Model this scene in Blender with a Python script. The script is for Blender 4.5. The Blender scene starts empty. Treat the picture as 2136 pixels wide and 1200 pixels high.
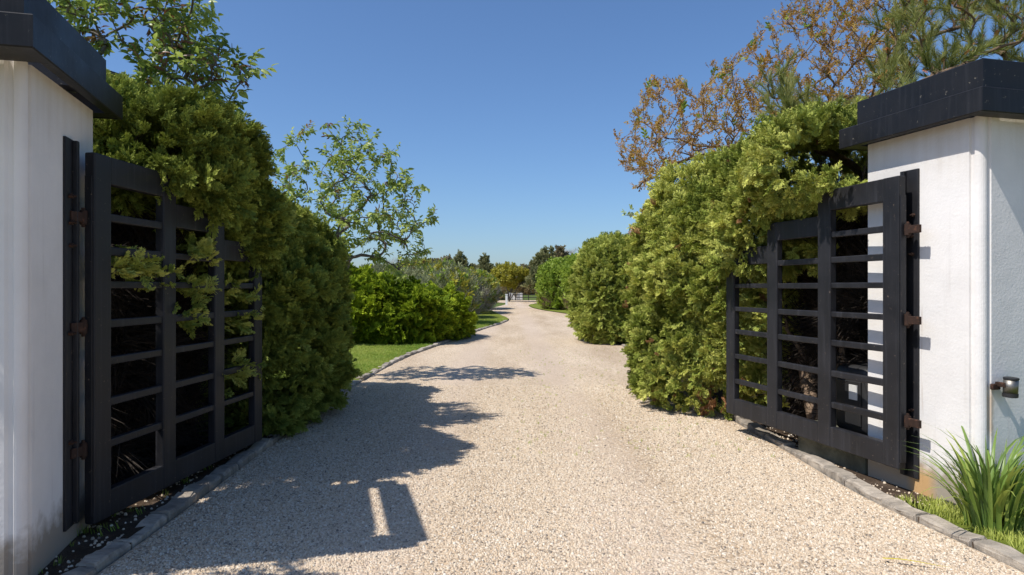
import bpy, bmesh, math, random
import numpy as np
from mathutils import Vector, Matrix, Euler
R = math.radians
random.seed(7); rng = np.random.default_rng(7)
scene = bpy.context.scene
COL = scene.collection

# ------------------------------------------------------------------ camera, sky, sun, exposure
cam_data = bpy.data.cameras.new('camera'); cam = bpy.data.objects.new('camera', cam_data); COL.objects.link(cam)
cam_data.sensor_width = 36.0; cam_data.lens = 24.0; cam_data.clip_start = 0.05; cam_data.clip_end = 2000
cam.location = (0, 0, 1.5); cam.rotation_euler = (R(90), 0, 0); scene.camera = cam
SUN_EL = R(56.0); TRAVEL = Vector((0.895, 0.446, 0)).normalized()      # horizontal travel of the sunlight
world = bpy.data.worlds.new('World'); scene.world = world; world.use_nodes = True
wn = world.node_tree.nodes; wl = world.node_tree.links
sky = wn.new('ShaderNodeTexSky'); sky.sky_type = 'NISHITA'; sky.sun_disc = False
sky.sun_elevation = SUN_EL; sky.sun_rotation = math.atan2(-TRAVEL.x, -TRAVEL.y)
sky.air_density = 1.0; sky.dust_density = 0.8; sky.ozone_density = 10.0; sky.altitude = 0
wl.new(sky.outputs[0], wn['Background'].inputs[0]); wn['Background'].inputs[1].default_value = 0.075
sl = bpy.data.lights.new('sun', 'SUN'); sl.energy = 2.75; sl.angle = R(0.53); sl.color = (1.0, 0.95, 0.88)
sun = bpy.data.objects.new('sun', sl); COL.objects.link(sun)
sd = Vector((TRAVEL.x*math.cos(SUN_EL), TRAVEL.y*math.cos(SUN_EL), -math.sin(SUN_EL)))
sun.rotation_euler = sd.to_track_quat('-Z', 'Y').to_euler(); sun.location = (-8, -4, 12)
vs = scene.view_settings; vs.view_transform = 'Standard'; vs.look = 'None'; vs.gamma = 1; vs.exposure = 0.90
vs.use_curve_mapping = False

# ------------------------------------------------------------------ helpers
def tag(o, label=None, cat=None, group=None, kind=None):
    for k, v in (('label', label), ('category', cat), ('group', group), ('kind', kind)):
        if v: o[k] = v
    return o
def empty(name, loc=(0, 0, 0), rz=0.0):
    o = bpy.data.objects.new(name, None); COL.objects.link(o); o.location = loc; o.rotation_euler = (0, 0, rz)
    o.empty_display_size = 0.2; return o
def link(name, me, parent=None, loc=(0, 0, 0), rot=(0, 0, 0)):
    o = bpy.data.objects.new(name, me); COL.objects.link(o); o.parent = parent; o.location = loc; o.rotation_euler = rot
    return o
def mesh_from_bm(name, bm, mat, smooth=False):
    me = bpy.data.meshes.new(name); bm.normal_update(); bm.to_mesh(me); bm.free()
    if mat: me.materials.append(mat)
    if smooth: me.shade_smooth()
    return me
def np_mesh(name, v, f, mat=None, smooth=False):
    """v n x 3, f m x k (all faces the same number of corners)"""
    v = np.asarray(v, np.float32); f = np.asarray(f, np.int32)
    me = bpy.data.meshes.new(name); me.vertices.add(len(v)); me.vertices.foreach_set('co', v.ravel())
    k = f.shape[1]; me.loops.add(f.size); me.loops.foreach_set('vertex_index', f.ravel())
    me.polygons.add(len(f)); me.polygons.foreach_set('loop_start', np.arange(0, f.size, k, dtype=np.int32))
    me.update(calc_edges=True)
    if smooth: me.shade_smooth()
    if mat: me.materials.append(mat)
    return me
def box_bm(x0, x1, y0, y1, z0, z1, bev=0.0, seg=2, bm=None):
    b = bmesh.new()
    bmesh.ops.create_cube(b, size=1.0, matrix=Matrix.Translation(((x0+x1)/2, (y0+y1)/2, (z0+z1)/2)) @ Matrix.Diagonal((x1-x0, y1-y0, z1-z0, 1)))
    if bev: bmesh.ops.bevel(b, geom=b.edges[:], offset=bev, segments=seg, affect='EDGES', profile=0.5)
    if bm is not None:
        t = bpy.data.meshes.new('t'); b.to_mesh(t); b.free(); bm.from_mesh(t); bpy.data.meshes.remove(t); return bm
    return b
def box(name, ext, mat, parent, bev=0.0, seg=2, loc=(0, 0, 0), rot=(0, 0, 0)):
    return link(name, mesh_from_bm(name, box_bm(*ext, bev=bev, seg=seg), mat), parent, loc, rot)
def cyl_bm(r, h, seg=16, z0=0, r2=None, bev=0.0):
    b = bmesh.new()
    bmesh.ops.create_cone(b, cap_ends=True, segments=seg, radius1=r, radius2=r if r2 is None else r2, depth=h, matrix=Matrix.Translation((0, 0, z0+h/2)))
    if bev: bmesh.ops.bevel(b, geom=[e for e in b.edges if len(e.link_faces) == 2 and e.calc_face_angle(0) > 1.0], offset=bev, segments=2, affect='EDGES')
    return b

# ------------------------------------------------------------------ materials
def newmat(name):
    m = bpy.data.materials.new(name); m.use_nodes = True
    nt = m.node_tree; return m, nt.nodes, nt.links, nt.nodes['Principled BSDF']
def ramp(nodes, stops, interp='LINEAR'):
    r = nodes.new('ShaderNodeValToRGB'); r.color_ramp.interpolation = interp
    e = r.color_ramp.elements
    while len(e) < len(stops): e.new(0.5)
    for el, (p, c) in zip(e, stops): el.position = p; el.color = (*c, 1) if len(c) == 3 else c
    return r
def noise(nodes, links, scale, detail=4, rough=0.55, coord=None, dim='3D'):
    n = nodes.new('ShaderNodeTexNoise'); n.inputs['Scale'].default_value = scale; n.inputs['Detail'].default_value = detail
    n.inputs['Roughness'].default_value = rough
    if coord is not None: links.new(coord, n.inputs['Vector'])
    return n
def coords(nodes, which='Object'):
    return nodes.new('ShaderNodeTexCoord').outputs[which]
def mixc(nodes, links, a, b, fac, mode='MIX'):
    m = nodes.new('ShaderNodeMix'); m.data_type = 'RGBA'; m.blend_type = mode
    for s, v in ((m.inputs[0], fac), (m.inputs[6], a), (m.inputs[7], b)):
        if hasattr(v, 'is_linked'): links.new(v, s)
        else: s.default_value = v if not isinstance(v, tuple) or len(v) == 4 else (*v, 1)
    return m.outputs[2]
def bump(nodes, links, h, bsdf, strength=0.4, dist=0.01, normal=None):
    b = nodes.new('ShaderNodeBump'); b.inputs['Strength'].default_value = strength; b.inputs['Distance'].default_value = dist
    links.new(h, b.inputs['Height'])
    if normal is not None: links.new(normal, b.inputs['Normal'])
    links.new(b.outputs[0], bsdf.inputs['Normal']); return b.outputs[0]

FOLIAGE_GAIN = {'far_pine_sprays': 2.4, 'brownish_pine_sprays': 2.2, 'juniper_sprays': 2.35, 'yew_sprays': 1.7, 'cherry_leaves': 2.1, 'bronze_leaves': 1.4, 'yellow_leaves': 1.3, 'grass_blades': 2.2, 'fresh_leaves': 1.5, 'pine_cones': 1.2, 'grey_green_leaves': 1.2}
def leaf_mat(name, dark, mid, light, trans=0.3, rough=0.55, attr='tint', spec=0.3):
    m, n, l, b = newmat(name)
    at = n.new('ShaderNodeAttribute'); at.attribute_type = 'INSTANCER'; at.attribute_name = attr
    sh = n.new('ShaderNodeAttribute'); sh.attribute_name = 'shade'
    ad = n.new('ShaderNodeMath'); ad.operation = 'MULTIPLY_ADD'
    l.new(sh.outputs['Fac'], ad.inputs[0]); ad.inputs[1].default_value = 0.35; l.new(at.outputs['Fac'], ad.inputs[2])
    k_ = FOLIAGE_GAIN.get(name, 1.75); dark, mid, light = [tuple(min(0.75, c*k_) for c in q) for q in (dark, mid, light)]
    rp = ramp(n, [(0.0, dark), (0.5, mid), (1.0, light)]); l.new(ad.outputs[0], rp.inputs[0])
    l.new(rp.outputs[0], b.inputs['Base Color']); b.inputs['Roughness'].default_value = rough; b.inputs['Specular IOR Level'].default_value = spec
    t = n.new('ShaderNodeBsdfTranslucent'); l.new(rp.outputs[0], t.inputs[0])
    mx = n.new('ShaderNodeMixShader'); mx.inputs[0].default_value = trans
    l.new(b.outputs[0], mx.inputs[1]); l.new(t.outputs[0], mx.inputs[2]); l.new(mx.outputs[0], n['Material Output'].inputs[0])
    return m
def bark_mat(name, c1, c2, scale=14):
    m, n, l, b = newmat(name); co = coords(n)
    mp = n.new('ShaderNodeMapping'); l.new(co, mp.inputs[0]); mp.inputs['Scale'].default_value = (1, 1, 0.25)
    ns = noise(n, l, scale, 6, 0.65, mp.outputs[0]); rp = ramp(n, [(0.3, c1), (0.7, c2)]); l.new(ns.outputs[0], rp.inputs[0])
    l.new(rp.outputs[0], b.inputs['Base Color']); b.inputs['Roughness'].default_value = 0.9; bump(n, l, ns.outputs[0], b, 0.7, 0.02)
    return m

M = {}
# plaster: trowelled white render, with faint grime
def plaster(name, base, rust=False):
    m, n, l, b = newmat(name); co = coords(n)
    big = noise(n, l, 1.7, 5, 0.6, co); fine = noise(n, l, 55, 3, 0.6, co); mid = noise(n, l, 9, 4, 0.6, co)
    rp = ramp(n, [(0.25, tuple(c*0.86 for c in base)), (0.6, base)]); l.new(big.outputs[0], rp.inputs[0]); c = rp.outputs[0]
    # grime streaks with a shape of their own
    mp = n.new('ShaderNodeMapping'); l.new(co, mp.inputs[0]); mp.inputs['Scale'].default_value = (14, 14, 0.9)
    st = noise(n, l, 1.0, 4, 0.6, mp.outputs[0]); r2 = ramp(n, [(0.6, (0, 0, 0)), (0.85, (1, 1, 1))]); l.new(st.outputs[0], r2.inputs[0])
    mu = n.new('ShaderNodeMath'); mu.operation = 'MULTIPLY'; mu.inputs[1].default_value = 0.3; l.new(r2.outputs[0], mu.inputs[0])
    c = mixc(n, l, c, (0.42, 0.38, 0.33), mu.outputs[0])
    # splash dirt near the foot
    sx = n.new('ShaderNodeSeparateXYZ'); l.new(co, sx.inputs[0])
    ad = n.new('ShaderNodeMath'); ad.operation = 'MULTIPLY_ADD'; l.new(mid.outputs[0], ad.inputs[0]); ad.inputs[1].default_value = -0.35; l.new(sx.outputs[2], ad.inputs[2])
    r3 = ramp(n, [(0.0, (1, 1, 1)), (0.16, (0, 0, 0))]); l.new(ad.outputs[0], r3.inputs[0])
    c = mixc(n, l, c, (0.36, 0.31, 0.25), r3.outputs[0])
    mr0 = n.new('ShaderNodeMapRange'); l.new(sx.outputs[2], mr0.inputs[0]); mr0.inputs[1].default_value = 2.15; mr0.inputs[2].default_value = 2.62
    m0 = n.new('ShaderNodeMath'); m0.operation = 'MULTIPLY'; l.new(mr0.outputs[0], m0.inputs[0]); l.new(st.outputs[0], m0.inputs[1])
    m1 = n.new('ShaderNodeMath'); m1.operation = 'MULTIPLY'; l.new(m0.outputs[0], m1.inputs[0]); m1.inputs[1].default_value = 0.75
    c = mixc(n, l, c, (0.50, 0.41, 0.30), m1.outputs[0])
    if rust:
        def band(sock, c0, w0, w1):    # 1 inside c0 +- w0, fading to 0 at w1
            d_ = n.new('ShaderNodeMath'); d_.operation = 'SUBTRACT'; l.new(sock, d_.inputs[0]); d_.inputs[1].default_value = c0
            a_ = n.new('ShaderNodeMath'); a_.operation = 'ABSOLUTE'; l.new(d_.outputs[0], a_.inputs[0])
            mr = n.new('ShaderNodeMapRange'); l.new(a_.outputs[0], mr.inputs[0]); mr.inputs[1].default_value = w0; mr.inputs[2].default_value = w1; mr.inputs[3].default_value = 1; mr.inputs[4].default_value = 0
            return mr.outputs[0]
        def mul(a_, b_):
            q = n.new('ShaderNodeMath'); q.operation = 'MULTIPLY'
            for k_, v_ in ((0, a_), (1, b_)):
                if hasattr(v_, 'is_linked'): l.new(v_, q.inputs[k_])
                else: q.inputs[k_].default_value = v_
            return q.outputs[0]
        wob = n.new('ShaderNodeMath'); wob.operation = 'MULTIPLY_ADD'; l.new(mid.outputs[0], wob.inputs[0]); wob.inputs[1].default_value = 0.05; l.new(sx.outputs[0], wob.inputs[2])
        run = mul(mul(band(wob.outputs[0], 0.105, 0.008, 0.035), band(sx.outputs[2], 0.68, 0.10, 0.22)), 0.55)
        c = mixc(n, l, c, (0.40, 0.23, 0.07), mul(run, band(sx.outputs[1], 0.0, 0.02, 0.03)))
        foot = mul(mul(band(sx.outputs[1], 0.46, 0.05, 0.14), band(sx.outputs[2], 0.06, 0.10, 0.20)), 0.75)
        c = mixc(n, l, c, (0.62, 0.36, 0.13), mul(foot, band(sx.outputs[0], 0.0, 0.02, 0.03)))
        edge = mul(mul(band(sx.outputs[1], 0.455, 0.004, 0.03), ch_ := r2.outputs[0]), 0.9)
        c = mixc(n, l, c, (0.30, 0.16, 0.08), mul(edge, band(sx.outputs[0], 0.0, 0.02, 0.03)))
    l.new(c, b.inputs['Base Color']); b.inputs['Roughness'].default_value = 0.85; b.inputs['Specular IOR Level'].default_value = 0.25
    mh = n.new('ShaderNodeMath'); mh.operation = 'MULTIPLY_ADD'; l.new(mid.outputs[0], mh.inputs[0]); mh.inputs[1].default_value = 1.3; l.new(fine.outputs[0], mh.inputs[2])
    bump(n, l, mh.outputs[0], b, 0.3, 0.006)
    return m
M['plaster'] = plaster('plaster', (0.80, 0.775, 0.745)); M['plaster_rust'] = plaster('stained_plaster', (0.80, 0.775, 0.745), True)
def painted(name, base, chips, rough=0.45, amount=0.62, chip_scale=38):
    m, n, l, b = newmat(name); co = coords(n)
    a = noise(n, l, 3.0, 5, 0.6, co); rp = ramp(n, [(0.3, tuple(c*0.75 for c in base)), (0.7, tuple(c*1.5 for c in base))]); l.new(a.outputs[0], rp.inputs[0])
    mp = n.new('ShaderNodeMapping'); l.new(co, mp.inputs[0]); mp.inputs['Scale'].default_value = (30, 30, 1.3)
    st = noise(n, l, 1, 4, 0.6, mp.outputs[0]); r1 = ramp(n, [(0.52, (0, 0, 0)), (0.8, (1, 1, 1))]); l.new(st.outputs[0], r1.inputs[0])
    mu = n.new('ShaderNodeMath'); mu.operation = 'MULTIPLY'; mu.inputs[1].default_value = 0.6; l.new(r1.outputs[0], mu.inputs[0])
    c = mixc(n, l, rp.outputs[0], tuple(min(1, k*3.2) for k in base), mu.outputs[0])
    ch = noise(n, l, chip_scale, 6, 0.7, co); r2 = ramp(n, [(amount+0.06, (0, 0, 0)), (amount+0.10, (1, 1, 1))]); l.new(ch.outputs[0], r2.inputs[0])
    c = mixc(n, l, c, chips, r2.outputs[0])
    l.new(c, b.inputs['Base Color'])
    rr = ramp(n, [(0.2, (rough-0.1,)*3), (0.8, (rough+0.18,)*3)]); l.new(a.outputs[0], rr.inputs[0]); l.new(rr.outputs[0], b.inputs['Roughness'])
    b.inputs['Specular IOR Level'].default_value = 0.28; bump(n, l, a.outputs[0], b, 0.15, 0.01)
    return m
M['black_paint'] = painted('black_paint', (0.017, 0.017, 0.0195), (0.15, 0.115, 0.09), 0.45, amount=0.585)
M['cap_paint'] = painted('cap_paint', (0.0105, 0.0105, 0.012), (0.15, 0.135, 0.105), 0.42, amount=0.585, chip_scale=34)
M['rust'] = painted('rusty_steel', (0.030, 0.016, 0.011), (0.085, 0.04, 0.024), 0.75, amount=0.5, chip_scale=25)
m, n, l, b = newmat('brushed_steel'); b.inputs['Base Color'].default_value = (0.25, 0.235, 0.21, 1); b.inputs['Metallic'].default_value = 1; b.inputs['Roughness'].default_value = 0.5; M['steel'] = m
m, n, l, b = newmat('black_plastic'); b.inputs['Base Color'].default_value = (0.02, 0.02, 0.021, 1); b.inputs['Roughness'].default_value = 0.55; M['plastic'] = m
m, n, l, b = newmat('pale_plate'); b.inputs['Base Color'].default_value = (0.62, 0.62, 0.6, 1); b.inputs['Roughness'].default_value = 0.5; M['plate'] = m
m, n, l, b = newmat('white_paint'); b.inputs['Base Color'].default_value = (0.78, 0.78, 0.76, 1); b.inputs['Roughness'].default_value = 0.6; M['white'] = m
def stone_mat(name, c1, c2, c3):
    m, n, l, b = newmat(name); co = coords(n, 'Object')
    oi = n.new('ShaderNodeObjectInfo')
    va = n.new('ShaderNodeVectorMath'); va.operation = 'ADD'; l.new(co, va.inputs[0]); l.new(oi.outputs['Random'], va.inputs[1])
    a = noise(n, l, 6, 6, 0.65, va.outputs[0]); f = noise(n, l, 60, 4, 0.6, va.outputs[0])
    rp = ramp(n, [(0.3, c1), (0.52, c2), (0.75, c3)]); l.new(a.outputs[0], rp.inputs[0])
    v = n.new('ShaderNodeMath'); v.operation = 'MULTIPLY_ADD'; l.new(oi.outputs['Random'], v.inputs[0]); v.inputs[1].default_value = 0.5; v.inputs[2].default_value = 0.72
    h = n.new('ShaderNodeHueSaturation'); l.new(rp.outputs[0], h.inputs['Color']); l.new(v.outputs[0], h.inputs['Value'])
    l.new(h.outputs[0], b.inputs['Base Color']); b.inputs['Roughness'].default_value = 0.85
    ad = n.new('ShaderNodeMath'); ad.operation = 'MULTIPLY_ADD'; l.new(a.outputs[0], ad.inputs[0]); ad.inputs[1].default_value = 3; l.new(f.outputs[0], ad.inputs[2])
    bump(n, l, ad.outputs[0], b, 0.5, 0.012); return m
M['kerb'] = stone_mat('kerb_granite', (0.19, 0.165, 0.135), (0.36, 0.31, 0.25), (0.52, 0.45, 0.355))
M['concrete'] = stone_mat('old_concrete', (0.05, 0.05, 0.035), (0.10, 0.10, 0.07), (0.16, 0.15, 0.11))

PEB = [(0.0, (0.158, 0.136, 0.114)), (0.06, (0.336, 0.278, 0.213)), (0.22, (0.493, 0.387, 0.273)), (0.45, (0.598, 0.491, 0.36)), (0.65, (0.651, 0.567, 0.447)), (0.82, (0.578, 0.447, 0.305)), (1.0, (0.735, 0.681, 0.578))]
m, n, l, b = newmat('gravel_bed'); co = coords(n)
vo = n.new('ShaderNodeTexVoronoi'); vo.inputs['Scale'].default_value = 62; l.new(co, vo.inputs['Vector'])
v2 = n.new('ShaderNodeTexVoronoi'); v2.inputs['Scale'].default_value = 21; l.new(co, v2.inputs['Vector'])
sp = n.new('ShaderNodeSeparateColor'); l.new(vo.outputs['Color'], sp.inputs[0])
rp = ramp(n, PEB); l.new(sp.outputs[0], rp.inputs[0])
mp = n.new('ShaderNodeMapping'); l.new(co, mp.inputs[0]); mp.inputs['Scale'].default_value = (1.1, 0.22, 1)
trk = noise(n, l, 1.0, 5, 0.6, mp.outputs[0]); r2 = ramp(n, [(0.32, (0.80, 0.74, 0.68)), (0.62, (1.06, 1.03, 1.0))]); l.new(trk.outputs[0], r2.inputs[0])
c = mixc(n, l, rp.outputs[0], r2.outputs[0], 1.0, 'MULTIPLY')
sxy = n.new('ShaderNodeSeparateXYZ'); l.new(co, sxy.inputs[0]); trk_f = []
for cx in (-0.63, 0.95):
    d_ = n.new('ShaderNodeMath'); d_.operation = 'SUBTRACT'; l.new(sxy.outputs[0], d_.inputs[0]); d_.inputs[1].default_value = cx
    w_ = n.new('ShaderNodeMath'); w_.operation = 'MULTIPLY_ADD'; l.new(trk.outputs[0], w_.inputs[0]); w_.inputs[1].default_value = 0.5; l.new(d_.outputs[0], w_.inputs[2])
    a_ = n.new('ShaderNodeMath'); a_.operation = 'ABSOLUTE'; l.new(w_.outputs[0], a_.inputs[0])
    mr = n.new('ShaderNodeMapRange'); mr.interpolation_type = 'SMOOTHSTEP'; l.new(a_.outputs[0], mr.inputs[0]); mr.inputs[1].default_value = 0.08; mr.inputs[2].default_value = 0.5; mr.inputs[3].default_value = 0.5; mr.inputs[4].default_value = 0.0
    trk_f.append(mr.outputs[0])
mxx = n.new('ShaderNodeMath'); mxx.operation = 'MAXIMUM'; l.new(trk_f[0], mxx.inputs[0]); l.new(trk_f[1], mxx.inputs[1])
c = mixc(n, l, c, (0.56, 0.45, 0.355), mxx.outputs[0])
pn = noise(n, l, 2.6, 6, 0.7, co); r3 = ramp(n, [(0.60, (0, 0, 0)), (0.78, (1, 1, 1))]); l.new(pn.outputs[0], r3.inputs[0])
mu = n.new('ShaderNodeMath'); mu.operation = 'MULTIPLY'; mu.inputs[1].default_value = 0.45; l.new(r3.outputs[0], mu.inputs[0])
c = mixc(n, l, c, (0.40, 0.33, 0.24), mu.outputs[0])
l.new(c, b.inputs['Base Color']); b.inputs['Roughness'].default_value = 0.9; b.inputs['Specular IOR Level'].default_value = 0.15
inv = n.new('ShaderNodeMath'); inv.operation = 'SUBTRACT'; inv.inputs[0].default_value = 1; l.new(vo.outputs['Distance'], inv.inputs[1])
bump(n, l, inv.outputs[0], b, 0.8, 0.012); M['gravel_bed'] = m
m, n, l, b = newmat('pebbles'); at = n.new('ShaderNodeAttribute'); at.attribute_name = 'tone'
rp = ramp(n, PEB); l.new(at.outputs['Fac'], rp.inputs[0]); l.new(rp.outputs[0], b.inputs['Base Color']); b.inputs['Roughness'].default_value = 0.75
b.inputs['Specular IOR Level'].default_value = 0.25; M['pebbles'] = m

def ground_mat(name, stops, scale, bscale, bd=0.02):
    m, n, l, b = newmat(name); co = coords(n)
    a = noise(n, l, scale, 6, 0.65, co); f = noise(n, l, bscale, 5, 0.7, co)
    mx = n.new('ShaderNodeMath'); mx.operation = 'MULTIPLY_ADD'; l.new(f.outputs[0], mx.inputs[0]); mx.inputs[1].default_value = 0.5
    h = n.new('ShaderNodeMath'); h.operation = 'MULTIPLY'; h.inputs[1].default_value = 0.5; l.new(a.outputs[0], h.inputs[0]); l.new(h.outputs[0], mx.inputs[2])
    rp = ramp(n, stops); l.new(mx.outputs[0], rp.inputs[0]); l.new(rp.outputs[0], b.inputs['Base Color']); b.inputs['Roughness'].default_value = 0.95
    b.inputs['Specular IOR Level'].default_value = 0.1; bump(n, l, f.outputs[0], b, 0.8, bd); return m
M['soil'] = ground_mat('soil', [(0.3, (0.035, 0.025, 0.018)), (0.5, (0.075, 0.052, 0.036)), (0.68, (0.15, 0.11, 0.08))], 5, 70)
M['lawn'] = ground_mat('lawn', [(0.3, (0.09, 0.12, 0.018)), (0.5, (0.16, 0.195, 0.030)), (0.7, (0.25, 0.26, 0.06))], 2.0, 90)
M['field'] = ground_mat('field', [(0.3, (0.05, 0.08, 0.02)), (0.5, (0.09, 0.125, 0.03)), (0.7, (0.15, 0.16, 0.06))], 0.3, 6)

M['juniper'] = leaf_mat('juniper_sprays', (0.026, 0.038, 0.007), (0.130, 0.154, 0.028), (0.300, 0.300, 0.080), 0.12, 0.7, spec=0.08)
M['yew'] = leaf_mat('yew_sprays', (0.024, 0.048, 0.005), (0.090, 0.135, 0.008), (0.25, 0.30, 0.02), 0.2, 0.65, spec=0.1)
M['dry'] = leaf_mat('dry_sprays', (0.10, 0.045, 0.02), (0.20, 0.10, 0.045), (0.32, 0.19, 0.09), 0.2, 0.7)
M['cherry'] = leaf_mat('cherry_leaves', (0.055, 0.080, 0.016), (0.115, 0.155, 0.030), (0.21, 0.25, 0.06), 0.42, 0.4, spec=0.5)
M['redtip'] = leaf_mat('reddish_leaves', (0.07, 0.035, 0.018), (0.12, 0.055, 0.028), (0.17, 0.11, 0.045), 0.35, 0.4, spec=0.5)
M['bronze'] = leaf_mat('bronze_leaves', (0.19, 0.095, 0.025), (0.34, 0.185, 0.042), (0.36, 0.27, 0.075), 0.45, 0.5)
M['needle'] = leaf_mat('pine_needles', (0.07, 0.085, 0.022), (0.14, 0.155, 0.04), (0.24, 0.235, 0.075), 0.35, 0.45)
M['cone'] = leaf_mat('pine_cones', (0.22, 0.075, 0.02), (0.38, 0.14, 0.04), (0.45, 0.22, 0.08), 0.05, 0.7)
M['bright'] = leaf_mat('fresh_leaves', (0.09, 0.13, 0.018), (0.155, 0.22, 0.026), (0.25, 0.30, 0.045), 0.4, 0.5)
M['yellow'] = leaf_mat('yellow_leaves', (0.16, 0.155, 0.02), (0.27, 0.25, 0.03), (0.36, 0.33, 0.05), 0.4, 0.5)
M['reed'] = leaf_mat('grey_green_leaves', (0.10, 0.12, 0.05), (0.20, 0.22, 0.10), (0.34, 0.33, 0.19), 0.3, 0.6)
M['farpine'] = leaf_mat('far_pine_sprays', (0.06, 0.068, 0.032), (0.11, 0.115, 0.05), (0.18, 0.17, 0.08), 0.25, 0.7)
M['brownpine'] = leaf_mat('brownish_pine_sprays', (0.075, 0.062, 0.034), (0.13, 0.105, 0.055), (0.20, 0.165, 0.08), 0.25, 0.7)
M['grassblade'] = leaf_mat('grass_blades', (0.05, 0.10, 0.012), (0.11, 0.17, 0.02), (0.24, 0.26, 0.06), 0.35, 0.5)
m, n, l, b = newmat('strap_leaves'); oi = n.new('ShaderNodeObjectInfo'); rp = ramp(n, [(0, (0.12, 0.20, 0.045)), (0.6, (0.22, 0.33, 0.06)), (1, (0.38, 0.43, 0.09))]); l.new(oi.outputs['Random'], rp.inputs[0])
l.new(rp.outputs[0], b.inputs['Base Color']); b.inputs['Roughness'].default_value = 0.4
t = n.new('ShaderNodeBsdfTranslucent'); l.new(rp.outputs[0], t.inputs[0]); mx = n.new('ShaderNodeMixShader'); mx.inputs[0].default_value = 0.3
l.new(b.outputs[0], mx.inputs[1]); l.new(t.outputs[0], mx.inputs[2]); l.new(mx.outputs[0], n['Material Output'].inputs[0]); M['strap'] = m
m, n, l, b = newmat('yellowed_leaf'); b.inputs['Base Color'].default_value = (0.55, 0.45, 0.05, 1); b.inputs['Roughness'].default_value = 0.6; M['fallen'] = m
M['bark'] = bark_mat('grey_bark', (0.09, 0.075, 0.065), (0.22, 0.19, 0.165))
M['juniper_bark'] = bark_mat('juniper_bark', (0.13, 0.085, 0.055), (0.34, 0.24, 0.16))
M['twig'] = bark_mat('red_brown_twigs', (0.13, 0.075, 0.05), (0.27, 0.18, 0.12), 20)
M['pine_bark'] = bark_mat('pine_bark', (0.10, 0.065, 0.04), (0.24, 0.16, 0.10))
M['dead_twig'] = bark_mat('dead_inner_twigs', (0.016, 0.012, 0.009), (0.045, 0.032, 0.022), 9)
M['pale_twig'] = bark_mat('pale_twigs', (0.28, 0.25, 0.22), (0.46, 0.42, 0.38), 6)

# ------------------------------------------------------------------ the ground, driveway, lawns
def sheet(name, pts, z, mat, label, kind='structure'):
    bm = bmesh.new(); vs_ = [bm.verts.new((x, y, z)) for x, y in pts]; bm.faces.new(vs_)
    bmesh.ops.triangulate(bm, faces=bm.faces[:])
    for f in bm.faces:
        f.normal_update()
        if f.normal.z < 0: f.normal_flip()
    return tag(link(name, mesh_from_bm(name, bm, mat)), label, kind=kind)
def smooth_line(p, k=6):
    p = np.array(p, float); q = np.vstack([2*p[0]-p[1], p, 2*p[-1]-p[-2]]); out = []
    for i in range(1, len(q)-2):
        for t in np.linspace(0, 1, k, endpoint=False):
            a, b_, c_, d = q[i-1], q[i], q[i+1], q[i+2]
            out.append(0.5*((2*b_)+(c_-a)*t+(2*a-5*b_+4*c_-d)*t*t+(3*b_-a-3*c_+d)*t**3))
    out.append(p[-1]); return np.array(out)
LEFT = [(-2.20, 1.2), (-2.17, 3.56), (-2.29, 6.68), (-2.39, 9.93), (-2.36, 12.2), (-2.25, 14.7), (-1.956, 17.1), (-1.13, 23.7), (-0.15, 31.0), (-0.55, 36.5), (-1.45, 42.7), (-1.5, 49), (-0.6, 60), (-0.6, 66), (-3, 71), (-9, 74), (-20, 76)]
RIGHT = [(2.86, 1.2), (2.69, 3.59), (2.52, 4.91), (2.51, 6.28), (2.49, 7.68), (2.50, 10), (2.60, 13.35), (2.84, 17.8), (3.2, 24), (3.6, 32), (3.34, 37.5), (1.98, 45.4), (1.39, 53.4), (1.7, 61), (3.6, 69), (9, 73), (20, 75)]
LS, RS = smooth_line(LEFT), smooth_line(RIGHT)
ground = sheet('ground', [(-600, -200), (600, -200), (600, 1200), (-600, 1200)], -0.03, M['field'], 'wide grassy ground reaching to the horizon')
drive_pts = [(-14, -6), (-14, 1.0)] + [tuple(p) for p in LS] + [(-20, 81), (20, 80)] + [tuple(p) for p in RS[::-1]] + [(14, 1.0), (14, -6)]
driveway = sheet('driveway', drive_pts, 0.0, M['gravel_bed'], 'pale cream gravel driveway winding away between the hedges')
def lawn(name, pts, label, mat='lawn', z=0.035): return sheet(name, pts, z, M[mat], label)
iL = [p for p in LS if 2.0 <= p[1] <= 9.2]
lawn('soil_bed', [(p[0]-0.07, p[1]) for p in iL] + [(-8, 9.2), (-8, 2.0)], 'dark soil strip with stray pebbles under the shaded gate', 'soil', 0.03)
iL2 = [p for p in LS if 9.2 < p[1] <= 36.5]
lawn('lawn', [(-16, 9.21)] + [(-2.45, 9.21)] + [(p[0]-0.05, p[1]) for p in iL2] + [(-1.3, 44), (-16, 44)], 'mown green lawn along the left edge of the driveway')
iR = [p for p in RS if 4.6 <= p[1] <= 12.0]
lawn('soil_bed', [(p[0]+0.07, p[1]) for p in iR] + [(9, 12.0), (9, 4.6)], 'brown soil strip of bark and gravel under the sunlit gate', 'soil', 0.03)
iR0 = [p for p in RS if p[1] < 4.62]
lawn('lawn', [(p[0]+0.07, p[1]) for p in iR0 if p[1] > 1.9] + [(9, 4.59), (9, 1.9)], 'rough grass verge beside the strap-leaved clump', z=0.025)
iR2 = [p for p in RS if 12.0 < p[1] <= 62]
lawn('lawn', [(p[0]+0.05, p[1]) for p in iR2] + [(16, 62), (16, 12.02)], 'curved strip of lawn under the bright green shrubs', z=0.03)

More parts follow.
